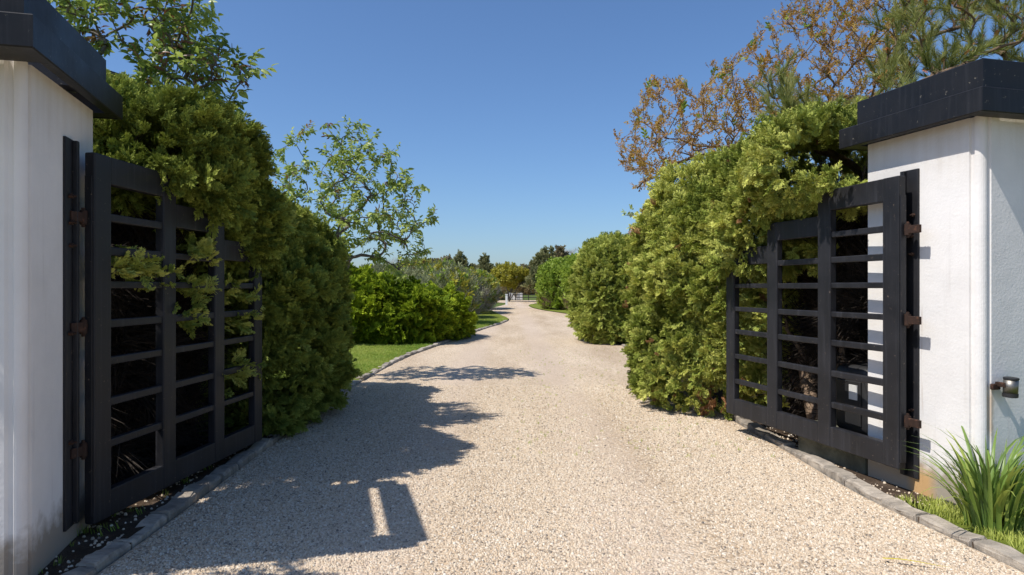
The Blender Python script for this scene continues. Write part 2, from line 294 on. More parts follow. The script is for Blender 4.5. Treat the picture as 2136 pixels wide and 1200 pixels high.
# --- loose pebbles on the gravel, larger ones near the camera
def poly_x(line, y): return np.interp(y, line[:, 1], line[:, 0])
LI = LS[LS[:, 1] < 31]; RI = RS[RS[:, 1] < 32]
def pebbles(name, n_, y0, y1, smin, smax, label, xl=None, xr=None, z=0.0, dark=0.0):
    y = rng.uniform(y0, y1, n_)
    lo = poly_x(LI, y) + 0.02 if xl is None else np.full(n_, xl)
    hi = poly_x(RI, y) - 0.02 if xr is None else np.full(n_, xr)
    x = lo + (hi-lo)*rng.random(n_)
    keep = np.abs(x) < y*0.80 + 0.3
    if xl is None:    # fewer loose stones in the two wheel tracks, drifts beside them
        c_ = 0.15+0.10*np.sin(y*0.35); tr = np.exp(-((x-c_+0.78)/0.26)**2)+np.exp(-((x-c_-0.80)/0.26)**2)
        dn = 1-0.72*np.clip(tr, 0, 1)+0.18*np.sin(x*3.1+np.sin(y*1.3))*np.sin(y*1.1+x)
        keep &= rng.random(n_) < dn
    x, y = x[keep], y[keep]; k = len(x)
    s = rng.uniform(smin, smax, k)*(0.7+0.6*rng.random(k)**2)
    ang = rng.uniform(0, 2*math.pi, k); asp = rng.uniform(0.65, 1.0, k); hh = rng.uniform(0.45, 0.8, k)
    th = np.arange(6)*math.pi/3
    base = np.stack([np.cos(th), np.sin(th)], 1)
    jit = 1 + rng.uniform(-0.2, 0.2, (k, 6))
    def ringpts(sc, zz):
        px = base[None, :, 0]*jit*sc; py = base[None, :, 1]*jit*sc*asp[:, None]
        ca, sa = np.cos(ang)[:, None], np.sin(ang)[:, None]
        return np.stack([x[:, None]+(px*ca-py*sa)*s[:, None]/2, y[:, None]+(px*sa+py*ca)*s[:, None]/2, np.broadcast_to((zz*hh*s/2)[:, None], (k, 6))+z], 2)
    tilt = rng.uniform(-0.25, 0.25, (k, 6))*(s*0.3)[:, None]
    r2_ = ringpts(1.0, 0.0); r3_ = ringpts(0.62, 1.3); r3_[:, :, 2] += tilt*0.7
    v = np.concatenate([r2_, r3_], 1).reshape(-1, 3)
    q = []
    for i in range(6):
        j = (i+1) % 6
        q += [(i, j, 6+j), (i, 6+j, 6+i)]
    q += [(6, 7, 8), (6, 8, 9), (6, 9, 10), (6, 10, 11)]
    q = np.array(q); f = (q[None] + (np.arange(k)*12)[:, None, None]).reshape(-1, 3)
    me = np_mesh(name, v, f, M['pebbles'], True)
    a = me.attributes.new('tone', 'FLOAT', 'POINT')
    a.data.foreach_set('value', np.repeat(np.clip(rng.random(k)*(1-dark), 0, 1), 12).astype(np.float32))
    return tag(link(name, me), label, kind='stuff')
pebbles('gravel', 82000, 2.9, 6.2, 0.010, 0.018, 'loose cream and tan pebbles over the near driveway')
pebbles('gravel', 44000, 6.2, 10.5, 0.012, 0.019, 'loose pebbles over the middle of the driveway')
pebbles('gravel', 1100, 2.6, 6.8, 0.012, 0.024, 'stray white pebbles on the soil below the shaded gate', -3.2, -2.3, 0.03)
pebbles('gravel', 500, 4.6, 7.6, 0.012, 0.022, 'stray pebbles on the soil below the sunlit gate', 2.6, 3.2, 0.03)

# --- kerbs: a low bed with split granite setts
def kerb_stone_meshes(n_, w, h):
    out = []
    for i in range(n_):
        bm = box_bm(-0.5, 0.5, -w/2, w/2, -0.05, h, 0.022, 3)
        bmesh.ops.subdivide_edges(bm, edges=[e for e in bm.edges if e.calc_length() > 0.3], cuts=3, use_grid_fill=True)
        for v in bm.verts:
            a, b_, c_ = rng.uniform(-1, 1, 3); v.co += Vector((a*0.008, b_*0.006, c_*0.006 if v.co.z > 0 else 0))
            v.co.z += 0.010*math.sin(v.co.x*5+i)*(v.co.z > 0)
        out.append(mesh_from_bm('kerb_stone', bm, M['kerb']))
    return out
def kerb(line, y0, y1, off, label, slen=(0.32, 0.55), w=0.125, h=0.05):
    pts = np.array([p for p in line if y0-0.5 <= p[1] <= y1+0.5])
    seg = np.r_[0, np.cumsum(np.hypot(*np.diff(pts, axis=0).T))]
    s0, s1 = np.interp([y0, y1], pts[:, 1], seg)
    at = lambda s: np.array([np.interp(s, seg, pts[:, 0])+off, np.interp(s, seg, pts[:, 1])])
    ss = np.arange(s0, s1, 0.25); c_ = np.array([at(s) for s in ss]); hw = w*0.36
    v = np.concatenate([np.c_[c_[:, 0]-hw, c_[:, 1], np.full(len(c_), h*0.45)], np.c_[c_[:, 0]+hw, c_[:, 1], np.full(len(c_), h*0.45)],
                        np.c_[c_[:, 0]-hw, c_[:, 1], np.full(len(c_), -0.04)], np.c_[c_[:, 0]+hw, c_[:, 1], np.full(len(c_), -0.04)]])
    n_ = len(c_); f = []
    for i in range(n_-1):
        f += [(i, n_+i, n_+i+1, i+1), (2*n_+i, i, i+1, 2*n_+i+1), (n_+i, 3*n_+i, 3*n_+i+1, n_+i+1)]
    k = tag(link('kerb', np_mesh('kerb', v, f, M['soil'])), label, kind='structure')
    ms = kerb_stone_meshes(6, w, h); s = s0; i = 0
    while s < s1:
        L = random.uniform(*slen); a, b_ = at(s), at(s+L); mid = (a+b_)/2; d = b_-a
        o = link('kerb_stone', ms[i % 6], k, (mid[0]+random.uniform(-.008, .008), mid[1], random.uniform(-0.014, 0.008)), (random.uniform(-.05, .05), random.uniform(-.02, .02), math.atan2(d[1], d[0])+random.uniform(-.02, .02)+(math.pi if random.random() < .5 else 0)))
        o.scale = (L-0.018, random.uniform(0.92, 1.06), 1); s += L; i += 1
    return k
kerb(LS, 2.4, 6.75, -0.07, 'shaded granite kerb below the left gate leaf')
kerb(LS, 9.3, 30.5, -0.07, 'granite kerb between lawn and gravel beside the spreading yew', (0.45, 0.75))
kerb(RS, 2.3, 8.0, 0.07, 'sunlit granite kerb below the right gate leaf')
kerb(RS, 12.6, 17.6, 0.07, 'short granite kerb between the two clipped right hedges', (0.45, 0.75))

# ------------------------------------------------------------------ gate pillars
TH = R(14.9)
def prism(name, prof, z0, z1, mat, parent, smooth=False):
    bm = bmesh.new(); lo = [bm.verts.new((x, y, z0)) for x, y in prof]; hi = [bm.verts.new((x, y, z1)) for x, y in prof]; n_ = len(prof)
    bm.faces.new(lo[::-1]); bm.faces.new(hi)
    for i in range(n_): bm.faces.new((lo[i], lo[(i+1) % n_], hi[(i+1) % n_], hi[i]))
    bmesh.ops.recalc_face_normals(bm, faces=bm.faces[:])
    o = link(name, mesh_from_bm(name, bm, mat), parent)
    return o
def ring_band(name, x0, x1, y0, y1, z0, z1, t, mat, parent, lip=0.0):
    """hollow rectangular band: four mitred sheet-metal sides, optional inward lip on its bottom"""
    bm = bmesh.new()
    def rect(dx, z): return [bm.verts.new(p) for p in ((x0+dx, y0+dx, z), (x1-dx, y0+dx, z), (x1-dx, y1-dx, z), (x0+dx, y1-dx, z))]
    loops = [rect(0.006, z0), rect(0, z0+0.006), rect(0, z1-0.006), rect(0.006, z1), rect(t, z1), rect(t, z0)]
    for a in range(len(loops)):
        A, B = loops[a], loops[(a+1) % len(loops)]
        for i in range(4): bm.faces.new((A[i], A[(i+1) % 4], B[(i+1) % 4], B[i]))
    bmesh.ops.recalc_face_normals(bm, faces=bm.faces[:])
    return link(name, mesh_from_bm(name, bm, mat), parent)
def corner_profile(r=0.045, inset=0.014, w=0.028):
    """bullnose corner bead with a shallow groove on each side, corner at the origin, faces along +x and +y"""
    p = [(0, r+w+0.012), (inset, r+w+0.008), (inset, r+0.008), (0.0, r)]
    for k in range(1, 6):
        a = math.pi + k*math.pi/12; p.append((r+r*math.cos(a), r+r*math.sin(a)))
    p += [(r, 0.0), (r+0.008, inset), (r+w, inset), (r+w+0.012, 0)]
    return p
def pillar(loc, sx, W, D, fl, fu, label, part_side):
    t = tag(empty('gate_pillar', loc, TH), label, 'pillar', 'white gate pillars')
    prof = [(0, D)] + corner_profile() + [(W, 0), (W, D)]
    prof = [(sx*x, y) for x, y in prof]
    prism('shaft', prof, -0.05, 2.615, M['plaster_rust' if sx > 0 else 'plaster'], t)
    a, f, bk = fl; a2, f2, b2 = fu
    X = sorted((sx*(-a), sx*(W+a))); X2 = sorted((sx*(-a2), sx*(W+a2)))
    lb = ring_band('cap_lower_band', X[0], X[1], -f, D+bk, 2.60, 2.757, 0.022, M['cap_paint'], t)
    ub = ring_band('cap_upper_band', X2[0], X2[1], -f2, D+b2, 2.760, 2.945, 0.022, M['cap_paint'], t)
    # flat ledge joining both bands
    bm = bmesh.new(); z = 2.758
    o_ = [(X[0]+.02, -f+.02), (X[1]-.02, -f+.02), (X[1]-.02, D+bk-.02), (X[0]+.02, D+bk-.02)]; i_ = [(X2[0]+.025, -f2+.025), (X2[1]-.025, -f2+.025), (X2[1]-.025, D+b2-.025), (X2[0]+.025, D+b2-.025)]
    ov = [bm.verts.new((x, y, z)) for x, y in o_]; iv = [bm.verts.new((x, y, z)) for x, y in i_]
    for k in range(4): bm.faces.new((ov[k], ov[(k+1) % 4], iv[(k+1) % 4], iv[k]))
    link('cap_ledge', mesh_from_bm('cap_ledge', bm, M['cap_paint']), t)
    for x_ in (sorted((sx*(-a+.024), sx*-.068)), sorted((sx*(W+a-.024), sx*(W+.068)))):
        link('cap_soffit', mesh_from_bm('cap_soffit', box_bm(x_[0], x_[1], .002, D-.002, 2.604, 2.616), M['cap_paint']), t)
    for y0, y1 in ((-f+.024, -.004), (D+.004, D+bk-.024)):
        bm = box_bm(X[0]+.024, X[1]-.024, y0, y1, 2.604, 2.616); link('cap_soffit', mesh_from_bm('cap_soffit', bm, M['cap_paint']), t)
    return t
LP = pillar((-2.387, 3.34, 0), -1, 0.95, 1.0, (0.13, 0.25, 0.15), (0.075, 0.20, 0.0), 'shaded white plaster gate pillar with dark metal cap at the left edge', 1)
RP = pillar((3.03, 4.41, 0), 1, 0.95, 0.96, (0.14, 0.13, 0.15), (0.10, 0.10, 0.0), 'sunlit white plaster gate pillar with dark metal cap at the right edge', -1)
def hinge_plate(p, sx, y, label):
    s = -sx    # the side the gate is on
    bm = box_bm(*sorted((s*-0.005, s*0.016)), y-0.068, y+0.068, 0.13, 2.35, 0.004)
    box_bm(*sorted((s*0.015, s*0.042)), y+0.030, y+0.066, 0.14, 2.345, 0.004, bm=bm)
    for v in bm.verts: v.co.y += 0.0035*math.sin(v.co.z*9)
    pl = link('hinge_plate', mesh_from_bm('hinge_plate', bm, M['black_paint']), p)
    for z in (2.02, 1.87, 1.74, 1.24, 0.62):
        b_ = cyl_bm(0.014, 0.022, 6); bmesh.ops.create_cone(b_, cap_ends=True, segments=10, radius1=0.007, radius2=0.007, depth=0.02, matrix=Matrix.Translation((0, 0, 0.03)))
        link('bolt', mesh_from_bm('bolt', b_, M['rust']), pl, (s*0.014, y-0.02+random.uniform(-.01, .01), z), (0, s*math.pi/2, 0))
    return pl
hinge_plate(LP, -1, 0.565, ''); hinge_plate(RP, 1, 0.54, '')

# ------------------------------------------------------------------ gate leaves (origin at hinge foot, +x along the leaf)
BARS = [1.93, 1.725, 1.515, 1.28, 1.05, 0.80, 0.545]
def gate(A, B, c, flip, label):
    A, B = Vector(A), Vector(B); d = B-A; ang = math.atan2(d.y, d.x); L = d.length
    g = tag(empty('driveway_gate', (A.x, A.y, 0), ang), label, 'gate', 'leaves of the open driveway gate')
    S = 0.155; bay = (L-4*S)/3; t = 0.032; mat = M['black_paint']
    bot = c; rail = 0.165; tops = [2.30, 2.10, 1.895]
    xs = [0, S+bay, 2*(S+bay), 3*(S+bay)]
    stops = [2.30, 2.30, 2.10, 1.895]
    for i, x in enumerate(xs):
        nm = 'stile' if i in (0, 3) else 'mullion'
        top = stops[i]
        bm = box_bm(x, x+S, -t, t, bot, top, 0.0)
        if i:   # the step down to the next, lower bay is rounded off
            ed = [e for e in bm.edges if all(abs(v.co.x-(x+S)) < 1e-5 and abs(v.co.z-top) < 1e-5 for v in e.verts)]
            bmesh.ops.bevel(bm, geom=ed, offset=0.11, segments=6, affect='EDGES', profile=0.5)
        ed = [e for e in bm.edges if e.calc_face_angle(0) > 1.0]
        bmesh.ops.bevel(bm, geom=ed, offset=0.010, segments=3, affect='EDGES', profile=0.5)
        link(nm, mesh_from_bm(nm, bm, mat), g)
    for i in range(3):
        x0, x1 = xs[i]+S-0.004, xs[i+1]+0.004
        box('top_rail', (x0, x1, -t+0.003, t-0.003, tops[i]-0.17, tops[i]-0.002), mat, g, 0.006)
        box('bottom_rail', (x0, x1, -t+0.003, t-0.003, bot+0.002, bot+rail), mat, g, 0.006)
        for z in BARS[i:]:
            box('crossbar', (x0-0.01, x1+0.01, -0.021, 0.021, z-0.024+random.uniform(-.004, .004), z+0.024), mat, g, 0.007)
    s = 1 if flip else -1
    for z in (1.91, 1.27, 0.55):
        bm = cyl_bm(0.021, 0.085, 14, z-0.0425, bev=0.004)
        h = link('hinge', mesh_from_bm('hinge', bm, M['rust']), g, (-0.035, s*0.012, 0))
        box('strap', (-0.11, 0.02, -0.012, 0.012, z-0.028, z+0.028), M['rust'], h, 0.003)
        link('pin', mesh_from_bm('pin', cyl_bm(0.010, 0.115, 10, z-0.0575, bev=0.002), M['rust']), h)
        for dx in (-0.085, -0.06):
            link('bolt', mesh_from_bm('bolt', cyl_bm(0.009, 0.014, 6), M['rust']), h, (dx, s*0.012, z), (-s*math.pi/2, 0, 0))
    box('edge_strip', (-0.012, -0.001, -0.022, 0.022, bot+0.05, 2.16), mat, g, 0.002)
    return g
GL = gate((-2.495, 4.03), (-2.33, 6.29), 0.10, True, 'shaded black slatted gate leaf standing open against the left juniper')
GR = gate((2.785, 4.87), (2.26, 7.12), 0.20, False, 'sunlit black slatted gate leaf standing open against the right juniper')

# wall lamp on the street face of the right pillar
wl_ = tag(empty('wall_lamp', RP.matrix_basis @ Vector((0.150, 0.0, 0.86)), TH), 'small steel cylinder spot lamp with rusty bracket on white pillar', 'lamp')
bd = cyl_bm(0.048, 0.105, 28, -0.045, bev=0.003); b_o = link('lamp_body', mesh_from_bm('lamp_body', bd, M['steel'], True), wl_, (0.0, -0.09, 0.0), (R(3), 0, 0))
link('lamp_rim', mesh_from_bm('lamp_rim', cyl_bm(0.051, 0.03, 28, -0.072, bev=0.003), M['plastic']), wl_, (0.0, -0.09, 0.0), (R(3), 0, 0))
link('lamp_top', mesh_from_bm('lamp_top', cyl_bm(0.051, 0.016, 28, 0.058, bev=0.003), M['plastic']), wl_, (0.0, -0.09, 0.0), (R(3), 0, 0))
bm = box_bm(-0.095, -0.02, -0.03, -0.002, -0.025, 0.02, 0.006); box_bm(-0.055, -0.03, -0.09, -0.01, 0.0, 0.035, 0.004, bm=bm)
link('bracket', mesh_from_bm('bracket', bm, M['rust']), wl_)
wl_.scale = (.86, .86, .86)

# dark cabinet on a concrete plinth behind the sunlit gate
cb = tag(empty('utility_cabinet', RP.matrix_basis @ Vector((0.05, 0.99, 0)), TH), 'black rounded utility cabinet behind the sunlit gate beside the pillar', 'cabinet')
bm = box_bm(0, 0.5, 0.03, 0.42, 0.30, 0.86, 0.07, 4); link('housing', mesh_from_bm('housing', bm, M['plastic'], True), cb)
box('door', (-0.014, 0.004, 0.09, 0.36, 0.38, 0.74), M['plastic'], cb, 0.006)
box('pale_rect', (-0.020, -0.012, 0.12, 0.21, 0.59, 0.71), M['plate'], cb, 0.002)  # small pale rectangle on the cabinet door
box('plinth', (-0.05, 0.55, 0.0, 0.80, -0.05, 0.30), M['concrete'], cb, 0.015)

# ------------------------------------------------------------------ foliage machinery
def shade_attr(me, vals):
    a = me.attributes.new('shade', 'FLOAT', 'POINT'); a.data.foreach_set('value', np.asarray(vals, np.float32))
class Tri:
    def __init__(s): s.v = []; s.f = []; s.c = []
    def add(s, vs_, fs, cs):
        b = len(s.v); s.v += [tuple(x) for x in vs_]; s.f += [tuple(b+i for i in f) for f in fs]; s.c += cs
    def mesh(s, name, mat):
        me = np_mesh(name, s.v, s.f, mat, False); shade_attr(me, s.c); return me
def diamond(T, p, d, n_, L, w, c0, c1):
    p = np.array(p); d = d/np.linalg.norm(d); sdv = np.cross(n_, d); sdv /= (np.linalg.norm(sdv)+1e-9)
    up = np.cross(d, sdv)*w*0.35
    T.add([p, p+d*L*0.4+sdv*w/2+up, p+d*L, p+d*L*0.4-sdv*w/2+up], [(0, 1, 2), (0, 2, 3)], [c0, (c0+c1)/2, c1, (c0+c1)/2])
def juniper_proto(seed, mat, feather=1.0, flat=0.35, wid=0.055, curl=0.15):
    r = np.random.default_rng(seed); T = Tri(); N = 9
    for i in range(N):
        t = 0.08+0.86*i/(N-1); base = np.array([t, 0, curl*t*t])
        for s_ in (-1, 1):
            if r.random() < 0.1: continue
            a = R(38+r.uniform(-12, 14)); L = (0.46*(1-t)**0.7+0.10)*r.uniform(0.75, 1.2)*feather
            d = np.array([math.cos(a), s_*math.sin(a), r.uniform(-flat, flat)+0.12]); d /= np.linalg.norm(d)
            nn = np.array([0, 0, 1.0])+r.uniform(-.5, .5, 3)
            K = max(2, int(L/0.075))
            for k in range(K):
                q = base+d*L*(k+0.3)/K
                for s2 in (-1, 1, 0):
                    a2 = s2*R(36+r.uniform(-12, 12)); e = np.cross(nn/np.linalg.norm(nn), d)
                    dd = d*math.cos(a2)+e*math.sin(a2)+r.uniform(-.25, .25, 3)
                    sh = 0.25+0.75*(k+1)/K*t**0.3
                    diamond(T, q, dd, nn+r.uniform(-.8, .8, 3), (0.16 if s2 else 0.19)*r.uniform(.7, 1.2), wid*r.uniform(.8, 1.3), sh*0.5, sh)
    diamond(T, (0, 0, 0), np.array([1, 0, curl*.5]), np.array([0, 0, 1.0]), 0.8, 0.025, 0.0, 0.1)
    return T.mesh('spray', mat)
def leaf_shape(T, p, d, n_, L, w, c0, c1, fold=0.18, droop=0.15):
    d = d/np.linalg.norm(d); s_ = np.cross(n_, d); s_ /= (np.linalg.norm(s_)+1e-9); u = np.cross(d, s_)
    P_ = lambda a, b_, c_: p+d*L*a+s_*w*b_+u*L*c_
    T.add([P_(0, 0, 0), P_(.3, .46, fold*.5), P_(.68, .36, fold*.4-droop*.5), P_(1, 0, -droop), P_(.68, -.36, fold*.4-droop*.5), P_(.3, -.46, fold*.5), P_(.5, 0, -droop*.25)],
          [(0, 1, 6), (1, 2, 6), (2, 3, 6), (3, 4, 6), (4, 5, 6), (5, 0, 6)], [c0, c0, c1, c1, c1, c0, (c0+c1)/2])
def leafy_proto(seed, mat, nl=6, L=0.5, w=0.24, droop=0.2, spread=0.9, down=0.35):
    """twig along +x carrying nl leaves"""
    r = np.random.default_rng(seed); T = Tri()
    for i in range(nl):
        t = (i+0.5)/nl; a = i*2.4+r.uniform(-.4, .4)
        d = np.array([0.55+0.3*t, math.cos(a)*spread, math.sin(a)*spread*0.6-down])
        nn = np.array([0.25, 0, 1.0])+r.uniform(-.45, .45, 3)
        leaf_shape(T, np.array([t*0.8, 0, 0]), d, nn, L*r.uniform(.7, 1.15), w*r.uniform(.85, 1.1), r.uniform(0, .4), r.uniform(.4, 1), droop=droop)
    diamond(T, (-0.1, 0, 0), np.array([1, 0, 0]), np.array([0, 0, 1.0]), 1.0, 0.022, 0, 0)
    return T.mesh('leafy_twig', mat)
def needle_proto(seed, mat, n_=110, L=0.42, w=0.011):
    """shoot along +x with long needles"""
    r = np.random.default_rng(seed); T = Tri()
    for i in range(n_):
        t = i/n_; a = r.uniform(0, 6.283); out = 0.75-0.35*t
        d = np.array([0.6+0.5*t, math.cos(a)*out, math.sin(a)*out]); d /= np.linalg.norm(d)
        nn = r.uniform(-1, 1, 3); s_ = np.cross(nn, d); s_ /= np.linalg.norm(s_)
        p = np.array([t, 0, 0]); l_ = L*r.uniform(.75, 1.15); k = r.uniform(0, 1)
        T.add([p-s_*w, p+s_*w, p+d*l_+np.array([0.02, 0, -0.02])], [(0, 1, 2)], [k*.3, k*.3, k])
    for k in range(4):
        diamond(T, (-0.05, 0, 0), np.array([1, 0, 0]), np.array([0, math.cos(k), math.sin(k)]), 1.05, 0.035, 0, 0)
    return T.mesh('needle_shoot', mat)
def blade_proto(seed, mat, n_=9):
    r = np.random.default_rng(seed); T = Tri()
    for i in range(n_):
        a = r.uniform(0, 6.283); p = np.array([r.uniform(-.4, .4), r.uniform(-.4, .4), 0]); h = r.uniform(.5, 1.1); b_ = r.uniform(.1, .6)
        d = np.array([math.cos(a), math.sin(a), 0]); s_ = np.array([-d[1], d[0], 0])*0.035
        T.add([p-s_, p+s_, p+d*b_*.35*h+np.array([0, 0, .6*h])+s_*.7, p+d*b_*.35*h+np.array([0, 0, .6*h])-s_*.7, p+d*b_*h+np.array([0, 0, .92*h])],
              [(0, 1, 2), (0, 2, 3), (3, 2, 4)], [0, 0, .5, .5, 1])
    return T.mesh('blade_tuft', mat)
def stems_proto(seed, mat, n_=14):
    """upright thin twigs, a brush of bare stems along +x"""
    r = np.random.default_rng(seed); T = Tri()
    for i in range(n_):
        d = np.array([1, r.uniform(-.45, .45), r.uniform(-.45, .45)]); p = np.array([r.uniform(0, .3), r.uniform(-.15, .15), r.uniform(-.15, .15)])
        diamond(T, p, d, r.uniform(-1, 1, 3), r.uniform(.5, 1), 0.018, .3, .9)
    return T.mesh('stem_brush', mat)
def cone_proto(seed, mat):
    r = np.random.default_rng(seed); T = Tri()
    for i in range(26):
        t = i/26; a = i*2.4; rr = 0.28*math.sin(math.pi*(0.12+0.8*t))
        d = np.array([0.5+0.5*t, math.cos(a), math.sin(a)]); diamond(T, (t*.9, rr*.5*math.cos(a), rr*.5*math.sin(a)), d, np.array([1.0, 0, 0])+r.uniform(-.2, .2, 3), .26, .2, .1, .9)
    return T.mesh('pine_cone_scales', mat)

def fnoise(p, scale, seed):
    r = np.random.default_rng(seed); out = np.zeros(len(p))
    for k in range(7):
        d = r.normal(size=3); d *= scale*(0.6+0.9*r.random())/np.linalg.norm(d); out += np.sin(p@d+r.uniform(0, 6.28))
    return out/3.0
def euler_from(d, up, roll):
    d = d/np.linalg.norm(d, axis=1)[:, None]; s_ = np.cross(up, d); s_ /= (np.linalg.norm(s_, axis=1)[:, None]+1e-9); u = np.cross(d, s_)
    c_, sn = np.cos(roll)[:, None], np.sin(roll)[:, None]; s2 = s_*c_+u*sn; u2 = np.cross(d, s2)
    # columns x=d, y=s2, z=u2
    return np.stack([np.arctan2(s2[:, 2], u2[:, 2]), -np.arcsin(np.clip(d[:, 2], -1, 1)), np.arctan2(d[:, 1], d[:, 0])], 1)
GROUPS = {}
def scatter_group(protos):
    key = tuple(p.name for p in protos)
    if key in GROUPS: return GROUPS[key]
    ng = bpy.data.node_groups.new('scatter', 'GeometryNodeTree')
    ng.interface.new_socket('Geometry', in_out='INPUT', socket_type='NodeSocketGeometry'); ng.interface.new_socket('Geometry', in_out='OUTPUT', socket_type='NodeSocketGeometry')
    N, Lk = ng.nodes, ng.links; gi = N.new('NodeGroupInput'); go = N.new('NodeGroupOutput'); join = N.new('GeometryNodeJoinGeometry')
    for p in protos:
        po = bpy.data.objects.new(p.name+'_source', p)
        oi = N.new('GeometryNodeObjectInfo'); oi.inputs['Object'].default_value = po; oi.inputs['As Instance'].default_value = False
        g2 = N.new('GeometryNodeGeometryToInstance'); Lk.new(oi.outputs['Geometry'], g2.inputs[0]); Lk.new(g2.outputs[0], join.inputs[0])
    io = N.new('GeometryNodeInstanceOnPoints'); Lk.new(gi.outputs[0], io.inputs['Points']); Lk.new(join.outputs[0], io.inputs['Instance']); io.inputs['Pick Instance'].default_value = True
    def attr(nm, ty):
        a = N.new('GeometryNodeInputNamedAttribute'); a.data_type = ty; a.inputs['Name'].default_value = nm; return a.outputs['Attribute']
    Lk.new(attr('rot', 'FLOAT_VECTOR'), io.inputs['Rotation']); Lk.new(attr('scl', 'FLOAT'), io.inputs['Scale'])
    Lk.new(attr('pick', 'INT'), io.inputs['Instance Index']); Lk.new(io.outputs[0], go.inputs[0])
    GROUPS[key] = ng; return ng
def scatter(name, pts, rot, scl, tint, protos, parent=None, label=None, origin=(0, 0, 0)):
    n_ = len(pts); me = bpy.data.meshes.new(name); me.vertices.add(n_); me.vertices.foreach_set('co', (np.asarray(pts)-np.array(origin)).astype(np.float32).ravel())
    a = me.attributes.new('rot', 'FLOAT_VECTOR', 'POINT'); a.data.foreach_set('vector', np.asarray(rot, np.float32).ravel())
    a = me.attributes.new('scl', 'FLOAT', 'POINT'); a.data.foreach_set('value', np.asarray(scl, np.float32))
    a = me.attributes.new('tint', 'FLOAT', 'POINT'); a.data.foreach_set('value', np.asarray(tint, np.float32))
    a = me.attributes.new('pick', 'INT', 'POINT'); a.data.foreach_set('value', rng.integers(0, len(protos), n_).astype(np.int32))
    for p in protos:
        if p.materials[0].name not in [x.name for x in me.materials]: me.materials.append(p.materials[0])
    o = link(name, me, parent); md = o.modifiers.new('scatter', 'NODES'); md.node_group = scatter_group(protos); o['kind'] = 'stuff'
    if label: o['label'] = label
    return o

def sample_lumps(lumps, per_m2, layers=((1.0, 1.0), (0.9, 0.7), (0.78, 0.5)), rough=0.10, nscale=2.2, seed=1, gaps=0.35):
    """points with outward normals over a union of superellipsoid lumps (cx,cy,cz, rx,ry,rz, p)"""
    r = np.random.default_rng(seed); PTS, NRM, DEP = [], [], []
    for li, L in enumerate(lumps):
        c_ = np.array(L[:3]); ra = np.array(L[3:6]); p = L[6] if len(L) > 6 else 2.4
        area = 4*math.pi*((((ra[0]*ra[1])**1.6+(ra[0]*ra[2])**1.6+(ra[1]*ra[2])**1.6)/3)**(1/1.6))
        for lay, dens in layers:
            k = int(area*per_m2*dens*lay*lay); d = r.normal(size=(k, 3)); d /= np.linalg.norm(d, axis=1)[:, None]
            rad = 1/(np.abs(d)**p).sum(1)**(1/p)
            q = d*rad[:, None]; nr = np.sign(q)*np.abs(q)**(p-1)/ra; nr /= np.linalg.norm(nr, axis=1)[:, None]
            pt = c_+q*ra*lay; pt += nr*(rough*fnoise(pt, nscale, seed+3)+rough*0.6*fnoise(pt, nscale*2.7, seed+9)+r.normal(0, 0.02, k))[:, None]
            ok = pt[:, 2] > 0.03
            for lj, M2 in enumerate(lumps):
                if lj == li: continue
                c2, r2, p2 = np.array(M2[:3]), np.array(M2[3:6]), M2[6] if len(M2) > 6 else 2.4
                ok &= (np.abs((pt-c2)/r2)**p2).sum(1) > (0.72 if lay > 0.95 else 0.62)
            if lay > 0.95: ok &= fnoise(pt, nscale*2.2, seed+21) > -1.0+gaps
            # thin out what faces away from the drive
            away = (nr*(pt-np.array([0, 1.0, 1.5]))).sum(1)/np.linalg.norm(pt-np.array([0, 1.0, 1.5]), axis=1) > 0.45
            ok &= ~(away & (r.random(k) < 0.45))
            PTS.append(pt[ok]); NRM.append(nr[ok]); DEP.append(np.full(ok.sum(), lay))
    return np.concatenate(PTS), np.concatenate(NRM), np.concatenate(DEP)
def foliage(name, lumps, per_m2, size, protos, parent, seed=1, up=0.45, rand=0.55, tint=(0.15, 0.75), clump=0.22, label=None, zsquash=None, keep=None, tuft=0, tuft_r=0.8, **kw):
    """sprays over lumps; with tuft > 0 the outer layer is made of rosettes of that many sprays, with dark creases between"""
    p, nr, dep = sample_lumps(lumps, per_m2, seed=seed, **kw)
    if keep is not None: k_ = keep(p); p, nr, dep = p[k_], nr[k_], dep[k_]
    r = np.random.default_rng(seed+50); base = 0.5+clump*1.2*fnoise(p, 3.1, seed+77)+r.normal(0, 0.12, len(p)); cs = 0.75+0.5*r.random(len(p))
    if tuft:
        out = dep > 0.95; o_ = np.where(out)[0]; o_ = o_[r.random(len(o_)) < 1.0/tuft*1.15]
        idx = np.concatenate([np.repeat(o_, tuft), np.where(~out)[0]]); isT = np.r_[np.ones(len(o_)*tuft, bool), np.zeros((~out).sum(), bool)]
    else: idx = np.arange(len(p)); isT = np.zeros(len(p), bool)
    P0, N0, k = p[idx], nr[idx], len(idx)
    g = r.normal(0, 1, (k, 3)); g /= np.linalg.norm(g, axis=1)[:, None]
    d = np.where(isT[:, None], N0*0.6+np.array([0, 0, up])+g*tuft_r, N0+np.array([0, 0, up])+r.normal(0, rand, (k, 3)))
    if zsquash: d[:, 2] *= zsquash
    dn = d/np.linalg.norm(d, axis=1)[:, None]
    rot = euler_from(d, N0*1.0+np.array([0, 0, 0.35])+r.normal(0, .3, (k, 3)), r.normal(0, 0.5, k))
    scl = size*(0.5+0.9*r.random(k)**1.4)*np.where(isT, cs[idx], 1.0)
    t = tint[0]+(tint[1]-tint[0])*(r.random(k)*0.5+0.5*base[idx])
    q = np.where(isT[:, None], P0-N0*size*0.45+dn*scl[:, None]*0.12, P0-dn*scl[:, None]*0.35)
    ok = q[:, 2]+dn[:, 2]*scl > 0.0
    return scatter(name, q[ok], rot[ok], scl[ok], t[ok], protos, parent, label)

